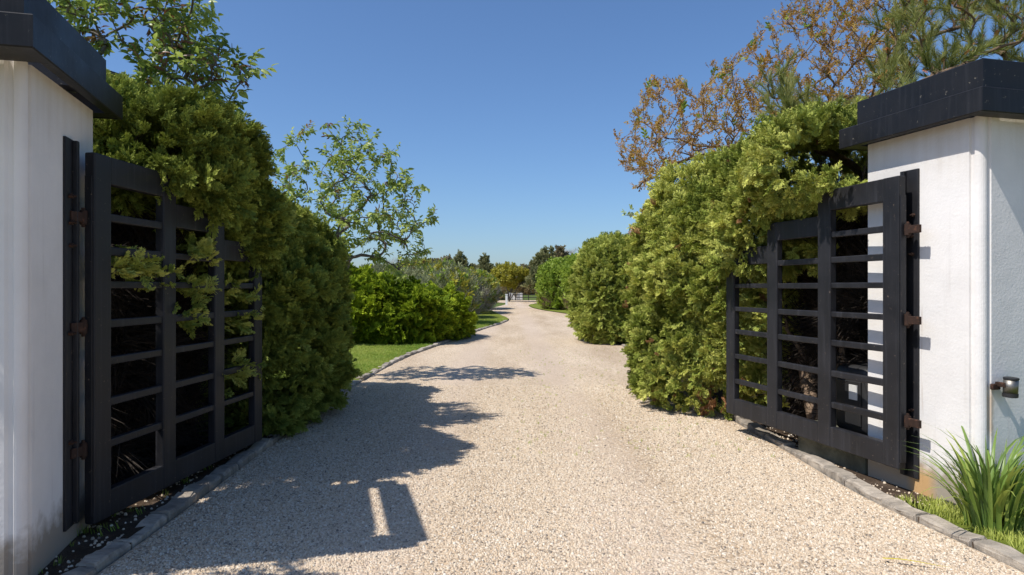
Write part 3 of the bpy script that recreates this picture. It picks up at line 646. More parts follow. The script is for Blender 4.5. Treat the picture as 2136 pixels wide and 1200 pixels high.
# branch skeletons: every tip grows from the nearest node of the tree so far
def tubes(name, paths, radii, mat, parent, sides=6):
    V, F = [], []
    for P_, Rr in zip(paths, radii):
        P_ = np.asarray(P_); n_ = len(P_); b = len(V); tg = np.gradient(P_, axis=0); tg /= (np.linalg.norm(tg, axis=1)[:, None]+1e-9)
        ref = np.array([0.31, 0.2, 0.93]) if abs(tg[0] @ np.array([0.31, 0.2, 0.93])) < 0.9 else np.array([1.0, 0, 0])
        for i in range(n_):
            s_ = np.cross(ref, tg[i]); s_ /= np.linalg.norm(s_)+1e-9; u = np.cross(tg[i], s_)
            for k in range(sides):
                a = 2*math.pi*k/sides; V.append(P_[i]+(s_*math.cos(a)+u*math.sin(a))*Rr[i])
        for i in range(n_-1):
            for k in range(sides):
                k2 = (k+1) % sides; F.append((b+i*sides+k, b+i*sides+k2, b+(i+1)*sides+k2, b+(i+1)*sides+k))
    return link(name, np_mesh(name, V, F, mat, True), parent)
def grow(base, stems, tips, seed=1, sag=0.0, r_tip=0.004, r_k=0.42, wiggle=0.06, seg=5):
    """base point, list of first stem polylines, tip points -> paths, radii, tip info (point, direction)"""
    r = np.random.default_rng(seed); nodes = []; par = []; 
    def addpath(pts, parent):
        ids = []
        for q in pts: nodes.append(np.array(q, float)); par.append(parent); parent = len(nodes)-1; ids.append(parent)
        return ids
    root = addpath([base], -1)[0]; paths = []
    for s_ in stems: paths.append([root]+addpath(s_, root))
    base = np.array(base, float); tips = np.array(tips); order = np.argsort(np.linalg.norm(tips-base, axis=1)); info = []
    for i in order:
        t = tips[i]; A = np.array(nodes); dv = t-A; dist = np.linalg.norm(dv, axis=1)
        rel = np.linalg.norm(A-base, axis=1); cost = dist + 0.35*np.maximum(0, rel-np.linalg.norm(t-base)+0.1) + (A[:, 2] < base[2]+0.25*(t[2]-base[2]))*0.6
        j = int(np.argmin(cost)); a = A[j]; g = nodes[j]-nodes[par[j]] if par[j] >= 0 else np.array([0, 0, 1.0]); g = g/(np.linalg.norm(g)+1e-9)
        D = dist[j]; k = max(2, min(seg, int(D/0.08)+1)); pts = []
        for q in range(1, k+1):
            u = q/k; b1 = a+g*D*0.26+(t-a)*0.2; pnt = (1-u)**2*a+2*u*(1-u)*b1+u*u*t
            pnt = pnt + r.normal(0, wiggle*D*0.3, 3)*(u < 1) - np.array([0, 0, sag*D*u*u]); pts.append(pnt)
        ids = addpath(pts, j); paths.append([j]+ids); info.append((pts[-1], pts[-1]-pts[-2]))
    cnt = np.zeros(len(nodes))
    for p in paths[len(stems):]: cnt[p[-1]] += 1
    for p in paths[:len(stems)]: cnt[p[-1]] += 1
    for i in range(len(nodes)-1, 0, -1):
        cnt[par[i]] += cnt[i]
    rad = r_tip*np.maximum(cnt, 1)**r_k
    P_ = [[nodes[i] for i in p] for p in paths]; Rr = []
    for p in paths: x = rad[p].copy(); x[0] = min(x[0], x[1]*1.15); x[-1] *= 0.6; Rr.append(x)
    return P_, Rr, info
def twig_points(paths, per_len, seed, last_only=True, spread=0.03, first=0.35):
    r = np.random.default_rng(seed); P_, D_ = [], []
    for p in paths:
        p = np.asarray(p); L = np.linalg.norm(np.diff(p, axis=0), axis=1).sum(); k = max(1, int(L*per_len))
        s_ = np.r_[0, np.cumsum(np.linalg.norm(np.diff(p, axis=0), axis=1))]
        for u in np.r_[first+(1-first)*r.random(k), 1.0]:
            q = np.array([np.interp(u*L, s_, p[:, i]) for i in range(3)]); i = min(len(p)-2, int(u*(len(p)-1)))
            P_.append(q+r.normal(0, spread, 3)); D_.append(p[i+1]-p[i])
    return np.array(P_), np.array(D_)

# ------------------------------------------------------------------ prototypes
JUN = [juniper_proto(10+i, M['juniper'], 1.0, 0.4) for i in range(4)]
YEW = [juniper_proto(20+i, M['yew'], 0.9, 0.2, 0.075, -0.1) for i in range(3)]
DRY = [juniper_proto(30+i, M['dry'], 0.9, 0.5) for i in range(2)]
FARP = [juniper_proto(34+i, M['farpine'], 1.0, 0.6, 0.09) for i in range(2)]
BRNP = [juniper_proto(37+i, M['brownpine'], 1.0, 0.6, 0.09) for i in range(2)]
CHE = [leafy_proto(40+i, M['cherry'], 7, 0.50, 0.25, 0.25, 0.9, 0.55) for i in range(4)]
RED = [leafy_proto(50+i, M['redtip'], 5, 0.55, 0.20, 0.2, 0.7, 0.1) for i in range(2)]
BRZ = [leafy_proto(60+i, M['bronze'], 9, 0.26, 0.15, 0.1, 0.8, -0.1) for i in range(4)]
NDL = [needle_proto(70+i, M['needle']) for i in range(3)]
CON = [cone_proto(75, M['cone'])]
BRT = [leafy_proto(80+i, M['bright'], 8, 0.42, 0.24, 0.1, 0.9, 0.0) for i in range(3)]
YLW = [leafy_proto(84+i, M['yellow'], 8, 0.45, 0.26, 0.1, 0.9, 0.0) for i in range(2)]
RDS = [leafy_proto(88+i, M['reed'], 9, 0.42, 0.12, 0.1, 0.6, -0.1) for i in range(3)]
GRS = [blade_proto(92+i, M['grassblade']) for i in range(3)]
BRU = [stems_proto(96+i, M['pale_twig']) for i in range(2)]
BRU2 = [stems_proto(98+i, M['twig']) for i in range(2)]
DEAD = [stems_proto(102+i, M['dead_twig'], 34) for i in range(3)]
def inner_twigs(t, x0, x1, y0, y1, z0, z1, k, seed):
    r = np.random.default_rng(seed); p = np.c_[r.uniform(x0, x1, k), r.uniform(y0, y1, k), r.uniform(z0, z1, k)]
    return unparent(scatter('inner_twigs', p, euler_from(r.normal(0, 1, (k, 3)), r.normal(0, 1, (k, 3)), r.uniform(0, 6, k)), r.uniform(.25, .6, k), r.random(k), DEAD, t), t)

# ------------------------------------------------------------------ junipers at the gate
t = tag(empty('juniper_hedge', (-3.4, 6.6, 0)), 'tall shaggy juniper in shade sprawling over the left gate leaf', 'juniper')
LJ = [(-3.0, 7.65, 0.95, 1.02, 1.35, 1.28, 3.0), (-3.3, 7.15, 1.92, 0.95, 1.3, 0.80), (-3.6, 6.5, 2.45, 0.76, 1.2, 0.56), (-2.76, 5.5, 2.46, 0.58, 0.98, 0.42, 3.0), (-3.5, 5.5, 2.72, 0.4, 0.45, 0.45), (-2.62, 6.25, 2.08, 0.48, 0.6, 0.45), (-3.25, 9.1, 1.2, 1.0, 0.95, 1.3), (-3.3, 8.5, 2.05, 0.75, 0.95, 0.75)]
def clear_of_pillars(p):
    ok = np.ones(len(p), bool)
    for F, s_, D in (((-2.387, 3.34), -1, 1.0), ((3.03, 4.41), 1, 0.96)):
        rx, ry = p[:, 0]-F[0], p[:, 1]-F[1]; v = (rx*math.cos(TH)+ry*math.sin(TH))*s_; u = -rx*math.sin(TH)+ry*math.cos(TH)
        ok &= ~((v > -0.24) & (u < D+0.22)) & ~((v > -0.45) & (u < D+0.46) & (p[:, 2] > 2.40))
    return ok
unparent = lambda o, t: setattr(o, 'location', -Vector(t.location)) or o
unparent(foliage('foliage', LJ, 540, 0.128, JUN, t, seed=101, up=0.35, keep=clear_of_pillars, tint=(-0.1, 0.58), nscale=2.6, rough=0.13, tuft=12), t)  # lowered tint range puts this juniper's shade into its leaf colour
unparent(foliage('inner_foliage', [(-4.5, 5.8, 1.4, 0.75, 1.9, 1.7, 2.8), (-4.0, 4.9, 1.2, .5, .7, 1.3), (-3.6, 5.05, 2.0, .42, .55, .95)], 150, 0.22, JUN, t, seed=103, tint=(0.0, 0.6), keep=lambda p: (p[:, 0] < -3.75) & clear_of_pillars(p)), t)  # dense back lumps added to block sun leaking through the gate
poke = []
for (y, z, k) in ((4.45, 1.62, 9), (4.6, 1.60, 9), (5.2, 1.5, 8), (5.25, 1.75, 9), (5.15, 1.3, 6), (5.9, 1.45, 7), (5.85, 1.2, 6), (5.95, 0.75, 9)):
    for _ in range(k*3): poke.append((-2.5+0.08*(y-4)+random.gauss(-0.05, .06), y+random.gauss(0, .12), z+random.gauss(0, .055)))
poke = np.array(poke); dd = np.c_[rng.uniform(.2, .9, len(poke)), rng.normal(0, .5, len(poke)), rng.normal(0.05, .4, len(poke))]
unparent(scatter('poking_sprays', poke, euler_from(dd, np.tile([0.2, 0.1, 1.0], (len(poke), 1)), rng.normal(0, .6, len(poke))), rng.uniform(.08, .14, len(poke)), rng.uniform(.2, .7, len(poke)), JUN, t), t)
def trunk_set(t, starts, tips, mat, seed, rb=0.075):
    paths, radii = [], []; r = np.random.default_rng(seed)
    for s_ in starts:
        for e in tips:
            if r.random() < 0.35: continue
            a = np.array(s_); b_ = np.array(e); u = np.linspace(0, 1, 8)[:, None]
            p = a*(1-u)+b_*u + r.normal(0, .05, (8, 3))*np.sin(u*3.14); paths.append(p); radii.append(np.linspace(rb*r.uniform(.4, 1), 0.012, 8))
    return tubes('trunk', paths, radii, mat, t)
inner_twigs(t, -3.9, -2.85, 4.75, 7.2, .1, 2.3, 2600, 104)
unparent(trunk_set(t, [(-3.6, 6.0, 0), (-3.3, 7.2, 0)], [(-3.2, 7.6, 1.9), (-3.5, 5.3, 2.8), (-3.4, 6.5, 3.0), (-3.9, 6.6, 2.5), (-3.3, 7.0, 2.4), (-3.0, 5.4, 1.5), (-2.9, 7.4, 1.2)], M['juniper_bark'], 5), t)

t = tag(empty('juniper_hedge', (3.1, 8.0, 0)), 'tall sunlit olive green juniper sprawling over the right gate leaf', 'juniper')
RJ = [(2.80, 9.0, 0.95, 1.18, 1.35, 1.42, 3.2), (2.88, 8.6, 2.1, 1.20, 1.25, 0.92), (3.3, 7.4, 2.55, 1.10, 1.05, 0.58), (3.5, 6.95, 2.75, 0.5, 0.6, 0.42), (2.85, 6.15, 2.52, 0.62, 1.0, 0.40, 3.0), (2.75, 7.75, 1.4, 0.55, 0.5, 1.1, 2.6), (2.68, 7.0, 2.15, 0.60, 0.6, 0.42)]
low = lambda p: (p[:, 2] < 1.75)
unparent(foliage('foliage', RJ, 560, 0.108, JUN, t, seed=201, up=0.35, tint=(0.0, 0.95), clump=0.4, nscale=2.8, rough=0.10, tuft=12, keep=low), t)
unparent(foliage('upper_foliage', RJ, 540, 0.122, JUN, t, seed=202, up=0.3, tint=(0.0, 0.95), clump=0.4, nscale=2.8, rough=0.14, gaps=0.5, tuft=12, keep=lambda p: ~low(p) & clear_of_pillars(p)), t)
unparent(foliage('dead_sprays', RJ, 5, 0.12, DRY, t, seed=206, layers=((1.0, 1.0),), keep=clear_of_pillars), t)
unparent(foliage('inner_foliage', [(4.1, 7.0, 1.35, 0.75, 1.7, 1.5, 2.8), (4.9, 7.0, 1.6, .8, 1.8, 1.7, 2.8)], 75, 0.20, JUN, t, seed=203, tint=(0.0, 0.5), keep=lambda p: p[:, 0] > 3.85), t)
unparent(foliage('dry_sprays', [(2.55, 7.85, 0.25, 0.4, 0.35, 0.22)], 22, 0.16, DRY, t, seed=205, keep=lambda p: p[:, 1] < 8.0), t)
poke = []
for (x, y, z, k) in ((2.5, 6.95, 1.7, 8), (2.55, 6.85, 1.2, 6), (2.6, 6.7, 0.45, 5), (2.75, 6.1, 1.75, 6), (2.45, 7.0, 1.35, 6)):
    for _ in range(k*3): poke.append((x+random.gauss(0, .05), y+random.gauss(0, .12), z+random.gauss(0, .07)))
poke = np.array(poke); dd = np.c_[rng.uniform(-.9, -.2, len(poke)), rng.normal(-.2, .5, len(poke)), rng.normal(0.05, .4, len(poke))]
unparent(scatter('poking_sprays', poke, euler_from(dd, np.tile([-0.2, 0.1, 1.0], (len(poke), 1)), rng.normal(0, .6, len(poke))), rng.uniform(.08, .13, len(poke)), rng.uniform(.3, .8, len(poke)), JUN, t), t)
inner_twigs(t, 3.05, 4.0, 5.75, 8.0, .1, 2.3, 2200, 207)
unparent(trunk_set(t, [(2.98, 6.55, 0), (3.1, 6.9, 0), (3.4, 8.0, 0)], [(3.3, 7.0, 2.5), (2.9, 8.6, 2.0), (3.3, 6.1, 2.5), (3.7, 7.6, 2.7), (3.2, 8.6, 2.6), (2.9, 7.4, 1.5)], M['juniper_bark'], 6, 0.09), t)

t = tag(empty('clipped_hedge', (2.75, 18.9, 0)), 'rounded clipped evergreen hedge further down the right of the drive', 'hedge')
unparent(foliage('foliage', [(2.92, 19.0, 1.15, 1.12, 1.4, 1.35, 3.4), (2.95, 19.2, 2.2, 0.95, 1.2, 0.62), (4.3, 19.8, 1.5, 1.2, 1.5, 1.3)], 230, 0.19, JUN, t, seed=301, tint=(0.05, 0.8), up=0.3, nscale=1.8, rough=0.06, gaps=0.1, tuft=9), t)
unparent(trunk_set(t, [(2.9, 19, 0)], [(2.9, 18.8, 1.6), (3.2, 19.2, 1.9), (2.6, 19.4, 1.7)], M['juniper_bark'], 8, 0.06), t)

t = tag(empty('spreading_yew', (-3.3, 18.6, 0)), 'broad low spreading evergreen with bright tips beside the left lawn', 'shrub')
YL = [(-5.4, 18.6, 0.85, 1.7, 1.6, 1.10), (-4.1, 18.8, 0.90, 1.5, 1.6, 1.08), (-3.05, 19.1, 0.65, 1.05, 1.6, 0.85), (-2.35, 20.5, 0.42, 0.75, 1.6, 0.55)]
unparent(foliage('foliage', YL, 120, 0.30, YEW, t, seed=401, up=0.3, rand=0.4, tint=(-0.1, 1.0), zsquash=0.42, nscale=2.4, rough=0.22, gaps=0.6, tuft=7, tuft_r=0.75), t)
unparent(foliage('dry_sprays', [(-2.3, 20.3, 0.45, 0.8, 1.6, 0.55)], 9, 0.22, DRY, t, seed=403, keep=lambda p: (p[:, 0] > -2.4)), t)
unparent(trunk_set(t, [(-3.6, 18.8, 0), (-2.2, 20, 0)], [(-4.8, 18.5, 1.5), (-3.4, 18.6, 1.6), (-2.3, 19.4, 1.2), (-1.8, 21, .9)], M['juniper_bark'], 9, 0.06), t)

# ------------------------------------------------------------------ broadleaf trees
def tree_from_tips(name, label, cat, base, stems, tips, mat_bark, leaf_sets, seed, per_len, size, sag=0.0, r_tip=0.004, group=None, first=0.35, tint=(0.1, 0.8), spread=0.03, leaf_up=0.0, seg=5, r_k=0.42):
    t = tag(empty(name, base), label, cat, group)
    P_, Rr, info = grow(base, stems, tips, seed, sag, r_tip, r_k, seg=seg)
    unparent(tubes('trunk', P_, Rr, mat_bark, t), t)
    pts, dr = twig_points(P_[len(stems):], per_len, seed+3, spread=spread, first=first)
    r = np.random.default_rng(seed+9); k = len(pts); d = dr/(np.linalg.norm(dr, axis=1)[:, None]+1e-9)+r.normal(0, .55, (k, 3))+np.array([0, 0, leaf_up])
    rot = euler_from(d, np.tile([0.1, 0.05, 1.0], (k, 1))+r.normal(0, .25, (k, 3)), r.normal(0, .5, k)); scl = size*r.uniform(.7, 1.3, k); tn = r.uniform(*tint, k)
    frac = r.random(k); lo = 0
    for nm, protos, share in leaf_sets:
        m_ = (frac >= lo) & (frac < lo+share); lo += share
        if m_.any(): unparent(scatter(nm, pts[m_], rot[m_], scl[m_], tn[m_], protos, t), t)
    return t
def tips_in(lumps, counts, seed, rmin=0.35):
    r = np.random.default_rng(seed); out = []
    for L, k in zip(lumps, counts):
        d = r.normal(size=(k, 3)); d /= np.linalg.norm(d, axis=1)[:, None]; out.append(np.array(L[:3])+d*np.array(L[3:6])*(r.uniform(rmin**3, 1, k)**(1/3))[:, None])
    return np.concatenate(out)
# near cherry over the left juniper
tips = tips_in([(-3.8, 6.9, 4.2, 0.9, 0.7, 0.8), (-3.25, 6.7, 3.5, 0.5, 0.6, 0.5), (-4.6, 7.0, 4.8, 1.0, 0.8, 0.9), (-2.9, 6.7, 3.6, 0.42, 0.3, 0.35), (-3.3, 6.6, 4.3, 0.35, 0.4, 0.4)], [90, 60, 60, 26, 20], 11)
tree_from_tips('cherry_tree', 'leafy cherry tree with reddish young tips above the shaded juniper', 'tree', (-4.3, 7.4, 0), [[(-4.28, 7.4, 0.8), (-4.2, 7.3, 1.7), (-4.1, 7.2, 2.6), (-3.95, 7.1, 3.3)]], tips, M['bark'], [('crown', CHE, .84), ('red_leaves', RED, .16)], 12, 15, 0.17, 0.05, 0.004, first=0.15)
# cherry standing further back
tips = tips_in([(-3.2, 11.2, 3.35, 1.0, 0.9, 0.85), (-2.3, 11.0, 2.85, 0.85, 0.8, 0.8), (-1.75, 11.0, 2.45, 0.55, 0.5, 0.75), (-2.75, 11.2, 3.9, 0.55, 0.5, 0.4), (-3.0, 11.1, 2.2, 0.9, 0.7, 0.5), (-2.0, 11.0, 3.6, .35, .3, .25)], [60, 75, 40, 26, 40, 9], 21, 0.2)
tree_from_tips('cherry_tree', 'airy cherry tree with drooping leafy branches against the sky', 'tree', (-3.25, 11.3, 0), [[(-3.25, 11.3, 0.6), (-3.2, 11.3, 1.2), (-3.05, 11.25, 1.9), (-2.8, 11.2, 2.6)], [(-3.3, 11.3, 1.0), (-3.4, 11.25, 1.9), (-3.35, 11.2, 2.7)]], tips, M['bark'], [('crown', CHE, .95), ('red_leaves', RED, .05)], 22, 14, 0.165, 0.16, 0.0045, first=0.45, tint=(.25, .95))
tips = tips_in([(-3.1, 2.75, 2.65, .55, .3, .25), (-3.6, 2.5, 3.0, .5, .4, .35), (-2.7, 2.85, 2.3, .25, .2, .12)], [14, 16, 4], 26)
tree_from_tips('street_tree', 'small leafy tree on the street side of the shaded pillar', 'tree', (-4.3, 2.1, 0), [[(-4.3, 2.1, .8), (-4.2, 2.15, 1.6), (-4.0, 2.25, 2.3)]], tips, M['bark'], [('crown', CHE, 1.0)], 27, 6, 0.15, 0.02, 0.004)
# bronze leaved tree behind the right juniper
def px_tips(poly, k, y0, y1, seed):
    """tips inside an outline given as (x/y, (z-1.5)/y) slopes, spread over a depth of y0..y1"""
    r = np.random.default_rng(seed); poly = np.array(poly, float); out = []
    mn, mx_ = poly.min(0), poly.max(0)
    while len(out) < k:
        q = r.uniform(mn, mx_); inside = False; j = len(poly)-1
        for i in range(len(poly)):
            if (poly[i, 1] > q[1]) != (poly[j, 1] > q[1]) and q[0] < (poly[j, 0]-poly[i, 0])*(q[1]-poly[i, 1])/(poly[j, 1]-poly[i, 1])+poly[i, 0]: inside = not inside
            j = i
        if inside: y = r.uniform(y0, y1); out.append((q[0]*y, y, 1.5+q[1]*y))
    return np.array(out)
sl_ = lambda x, y: ((x-1068)/1424, (600-y)/1424)
poly = [sl_(1268, 300), sl_(1330, 235), sl_(1345, 160), sl_(1440, 170), sl_(1560, 100), sl_(1650, -10), sl_(1760, 0), sl_(1800, -120), sl_(1960, -120), sl_(1900, 180), sl_(1560, 320), sl_(1400, 360), sl_(1335, 410)]
tips = px_tips(poly, 820, 9.3, 11.2, 31)
tree_from_tips('bronze_tree', 'many-stemmed tree with small bronze orange leaves behind the right juniper', 'tree', (3.9, 10.3, 0), [[(3.8, 10.3, .8), (3.6, 10.3, 1.7), (3.3, 10.2, 2.5)], [(3.9, 10.3, .9), (3.95, 10.3, 1.8), (4.0, 10.3, 2.8), (4.2, 10.3, 3.6)], [(4.0, 10.3, .9), (4.4, 10.4, 1.9), (4.9, 10.4, 3.0)], [(3.8, 10.2, 1.0), (3.3, 10.1, 1.9), (2.8, 10.0, 2.7)]], tips, M['twig'], [('crown', BRZ, .9), ('green_leaves', BRT, .03)], 32, 26, 0.135, -0.10, 0.003, first=0.08, leaf_up=0.3, seg=6)
# pale young leaves peeping out behind the right juniper
tips = np.array([(1.62, 9.9, 2.55), (1.72, 10.0, 2.62), (1.85, 9.9, 2.48), (1.95, 10.0, 2.55), (1.80, 10.0, 2.4), (2.0, 9.9, 2.35)])
tree_from_tips('young_shrub', 'slender shrub with pale new leaves peeping out left of the right juniper', 'shrub', (2.25, 10.3, 0), [[(2.2, 10.3, .9), (2.1, 10.2, 1.8)]], tips, M['bark'], [('crown', CHE, 1.0)], 36, 8, 0.12, 0, 0.004, first=.4, tint=(.6, 1.1))

# pine behind the right pillar
def pine(name, label, base, stems, tips, seed, size, ncone):
    t = tag(empty(name, base), label, 'tree'); P_, Rr, info = grow(base, stems, tips, seed, -0.05, 0.007, 0.40)
    unparent(tubes('trunk', P_, Rr, M['pine_bark'], t), t); r = np.random.default_rng(seed)
    pts, dr = twig_points(P_[len(stems):], 7.0, seed+1, spread=0.02, first=0.3); k = len(pts)
    d = dr/(np.linalg.norm(dr, axis=1)[:, None]+1e-9)*0.6+np.array([0, 0, 0.55])+r.normal(0, .35, (k, 3))
    unparent(scatter('crown', pts, euler_from(d, r.normal(0, 1, (k, 3)), r.uniform(0, 6, k)), size*r.uniform(.75, 1.25, k), r.uniform(.1, .85, k), NDL, t), t)
    ii = r.choice(k, ncone, replace=False); d2 = d[ii]
    unparent(scatter('pine_cones', pts[ii]+np.array([0, 0, .03])+r.normal(0, .03, (ncone, 3)), euler_from(d2+r.normal(0, .5, (ncone, 3)), r.normal(0, 1, (ncone, 3)), r.uniform(0, 6, ncone)), r.uniform(.05, .085, ncone), r.uniform(0, .8, ncone), CON, t), t)
    return t
poly = [sl_(1850, 60), sl_(1900, 0), sl_(1960, -90), sl_(2240, -150), sl_(2300, 150), sl_(2100, 160), sl_(1990, 160), sl_(1850, 240), sl_(1780, 250), sl_(1840, 180)]
tips = np.concatenate([px_tips(poly, 170, 6.3, 7.8, 41), px_tips([sl_(1590, 150), sl_(1650, 160), sl_(1760, 260), sl_(1690, 330), sl_(1600, 300), sl_(1615, 230)], 40, 6.9, 7.6, 42), px_tips([sl_(1840, 110), sl_(1870, 90), sl_(1900, 190), sl_(1840, 190)], 8, 6.8, 7.2, 43)])
pine('pine_tree', 'long-needled pine with orange cones above the right pillar', (4.9, 7.4, 0), [[(4.9, 7.4, .8), (4.85, 7.4, 1.7), (4.8, 7.35, 2.6), (4.85, 7.3, 3.6)], [(4.8, 7.4, 1.2), (4.3, 7.4, 2.0), (3.7, 7.3, 2.75)]], tips, 44, 0.23, 110)

# ------------------------------------------------------------------ far shrubs and trees
def shrub(name, label, lumps, per_m2, size, protos, seed, bark='bark', group=None, cat='shrub', trunks=True, part='foliage', **kw):
    c_ = lumps[0]; t = tag(empty(name, (c_[0], c_[1], 0)), label, cat, group)
    unparent(foliage(part, lumps, per_m2, size, protos, t, seed=seed, **kw), t)
    if trunks: unparent(trunk_set(t, [(c_[0], c_[1], 0)], [(L[0]+dx, L[1], L[2]+L[5]*.3) for L in lumps for dx in (-L[3]*.4, L[3]*.4)], M[bark], seed, 0.05), t)
    return t
# grey-green thicket along the left of the far bend, near to far
for i, (x, y, z, rx, ry, rz, lab) in enumerate([(-2.5, 27.5, .95, 1.0, 1.6, 1.0, 'wispy grey-green reedy shrub just behind the spreading evergreen'),
        (-3.2, 33, 1.2, 1.3, 2.4, 1.2, 'tall wispy reedy shrub with pale plumes behind the nearer reedy shrub'), (-2.5, 40, 1.2, 1.3, 3, 1.1, 'mixed green and grey thicket shrub at the left of the drive bend'),
        (-2.6, 48, 1.3, 1.5, 3, 1.1, 'leafy thicket shrub standing before the white post'), (-5.2, 38, 1.5, 1.8, 3, 1.3, 'pale plumed shrub rising behind the thicket at left')]):
    s_ = shrub('reed_shrub', lab, [(x, y, z, rx, ry, rz), (x-1.2*rx, y+1, z*.9, rx, ry, rz)], 26, 0.42, RDS, 500+i, group='thicket along the bend', up=0.9, rand=0.5, trunks=False)
    unparent(foliage('bare_stems', [(x, y, z*.75, rx, ry, rz*.75)], 9, 0.75, BRU, s_, seed=520+i, up=2.2, rand=.25), s_)
    unparent(foliage('green_sprigs', [(x, y, z*1.05, rx, ry, rz)], 12, 0.38, BRT+YLW, s_, seed=540+i, up=.6), s_)
# bright shrubs on the right bend
for i, (x, y, z, rx, ry, rz, lab) in enumerate([(4.7, 40, 2.0, 1.6, 2.6, 1.45, 'large bright green shrub with bare brown base beside the right lawn'), (3.4, 46.5, 2.0, 1.5, 2.4, 1.3, 'bright green shrub at the far tip of the right lawn'), (6.4, 45, 2.5, 1.5, 2, 1.3, 'tall bright green shrub rising behind the right hedge')]):
    s_ = shrub('bright_shrub', lab, [(x, y, z, rx, ry, rz), (x+.8, y+1, z+.25, rx*.8, ry*.8, rz*.8)], 30, 0.5, BRT, 600+i, group='bright shrubs on the right bend', up=.7, trunks=False)
    unparent(foliage('bare_stems', [(x, y, 0.75, rx*.92, ry*.92, .95)], 20, 0.7, BRU2+BRU2+BRT, s_, seed=620+i, up=1.6, rand=.4), s_)
def far_pine(label, base, h, w, seed, protos=None, tiers=7, lean=0.0):
    protos = protos or FARP; t = tag(empty('far_pine', base), label, 'tree', 'pines at the end of the drive'); r = np.random.default_rng(seed)
    x, y, _ = base; stem = [(x+lean*u*h+r.normal(0, .08), y, h*u) for u in (.25, .5, .75, .97)]; L_ = []; tips = []
    for k in range(tiers):
        u = 0.35+0.62*k/(tiers-1)
        for q in range(3 if k < tiers-1 else 1):
            a = r.uniform(0, 6.28); rr = w*(1.05-u)*r.uniform(.45, 1.1); px_, py_ = x+lean*u*h+rr*math.cos(a), y+rr*math.sin(a); pz = h*u+r.uniform(-.1, .25)*h*.1
            L_.append((px_, py_, pz, w*.42*(1.25-u), w*.42*(1.25-u), h*.05+.12)); tips.append((px_, py_, pz))
    P_, Rr, _i = grow((x, y, 0), [stem], np.array(tips), seed, 0, 0.03, .45); unparent(tubes('trunk', P_, Rr, M['pine_bark'], t), t)
    unparent(foliage('crown', L_, 16, 0.55, protos, t, seed=seed, up=.5, tint=(.1, .8), layers=((1.0, 1.0), (.6, .6)), rough=.15), t)
    return t
far_pine('dark pine with flat tiered boughs above the thicket at left', (-6.9, 92, 0), 5.9, 2.6, 701)
far_pine('second dark pine with ragged tiers right of the tiered one', (-3.9, 94, 0), 5.7, 2.2, 702, lean=.03)
far_pine('low dark pine between the ragged pine and the yellow tree', (-1.7, 90, 0), 4.1, 2.6, 703)
far_pine('dark green pine leaning over the end of the drive', (3.6, 66, 0), 5.1, 2.4, 704, tiers=8, lean=-.05)
far_pine('brown tinged pine beside the leaning one at the drive end', (5.0, 70, 0), 5.3, 2.8, 705, BRNP, 9)
far_pine('broad brown pine filling the end of the drive on the right', (3.3, 72, 0), 4.0, 2.6, 706, BRNP, 8)
def round_tree(name, label, lumps, protos, seed, size, per=14, group=None, bark='bark'):
    c_ = lumps[0]; t = tag(empty(name, (c_[0], c_[1], 0)), label, 'tree', group)
    unparent(foliage('crown', lumps, per, size, protos, t, seed=seed, up=.5, rand=.6, rough=.2, nscale=1.2), t)
    unparent(trunk_set(t, [(c_[0], c_[1], 0)], [(L[0]+d, L[1], L[2]) for L in lumps for d in (-.5, .5)], M[bark], seed, .11), t); return t
round_tree('round_tree', 'small dome shaped green tree left of the far pines', [(-8.6, 95, 3.2, 1.6, 1.6, 1.7)], BRT, 711, .5, 20)
round_tree('yellow_tree', 'yellow-green tree at the end of the drive', [(-0.3, 72, 2.6, 1.6, 1.4, 1.0), (0.7, 73, 2.4, 1.3, 1.2, .9)], YLW, 712, .6)
round_tree('green_tree', 'small green tree between brown pine and bright shrub', [(5.0, 62, 2.1, 1.1, 1.0, .9)], BRT, 713, .5)
def bare_tree(label, base, h, w, seed, k=90):
    r = np.random.default_rng(seed); x, y, _ = base; tips = tips_in([(x, y, h*.68, w, w, h*.32)], [k], seed, .5)
    t = tag(empty('bare_tree', base), label, 'tree', 'leafless trees beyond the garden'); P_, Rr, _i = grow(base, [[(x, y, h*.2), (x+.1, y, h*.4)]], tips, seed, 0, .018, .42)
    unparent(tubes('trunk', P_, Rr, M['pale_twig'], t, 4), t)
    pts, dr = twig_points(P_[1:], 3, seed, spread=.1); n_ = len(pts); d = dr/(np.linalg.norm(dr, axis=1)[:, None]+1e-9)+r.normal(0, .3, (n_, 3))+np.array([0, 0, .6])
    unparent(scatter('twigs', pts, euler_from(d, r.normal(0, 1, (n_, 3)), r.uniform(0, 6, n_)), r.uniform(.5, .9, n_), r.uniform(.2, .8, n_), BRU, t), t)
bare_tree('leafless grey tree above the bright shrubs at right', (6.8, 78, 0), 5.9, 1.9, 721)
bare_tree('leafless grey tree peeping over the spreading evergreen', (-9.3, 60, 0), 4.0, 2.2, 722)
bare_tree('leafless scrubby tree on the skyline behind the yellow tree', (-1.0, 120, 0), 4.6, 3.2, 723)
# distant treeline
t = foliage('treeline', [(x, 150+rng.uniform(-15, 15), 1.2, rng.uniform(4, 8), 4, rng.uniform(3.6, 5.4)) for x in np.arange(-75, 76, 7.5)], 3.0, 1.4, BRNP+FARP, None, seed=731, up=.5, rough=.4, nscale=.5)
tag(t, 'low dark treeline on the horizon beyond the garden', kind='stuff')
t = foliage('undergrowth', [(x, 84+rng.uniform(-3, 3), .8, 2.5, 2, rng.uniform(.9, 1.6)) for x in list(np.arange(-30, -1, 3.6))+list(np.arange(6, 34, 3.6))], 9, .7, BRNP+RDS, None, seed=732, up=.6, rough=.3)
tag(t, 'scrubby undergrowth closing the far end of the garden', kind='stuff')

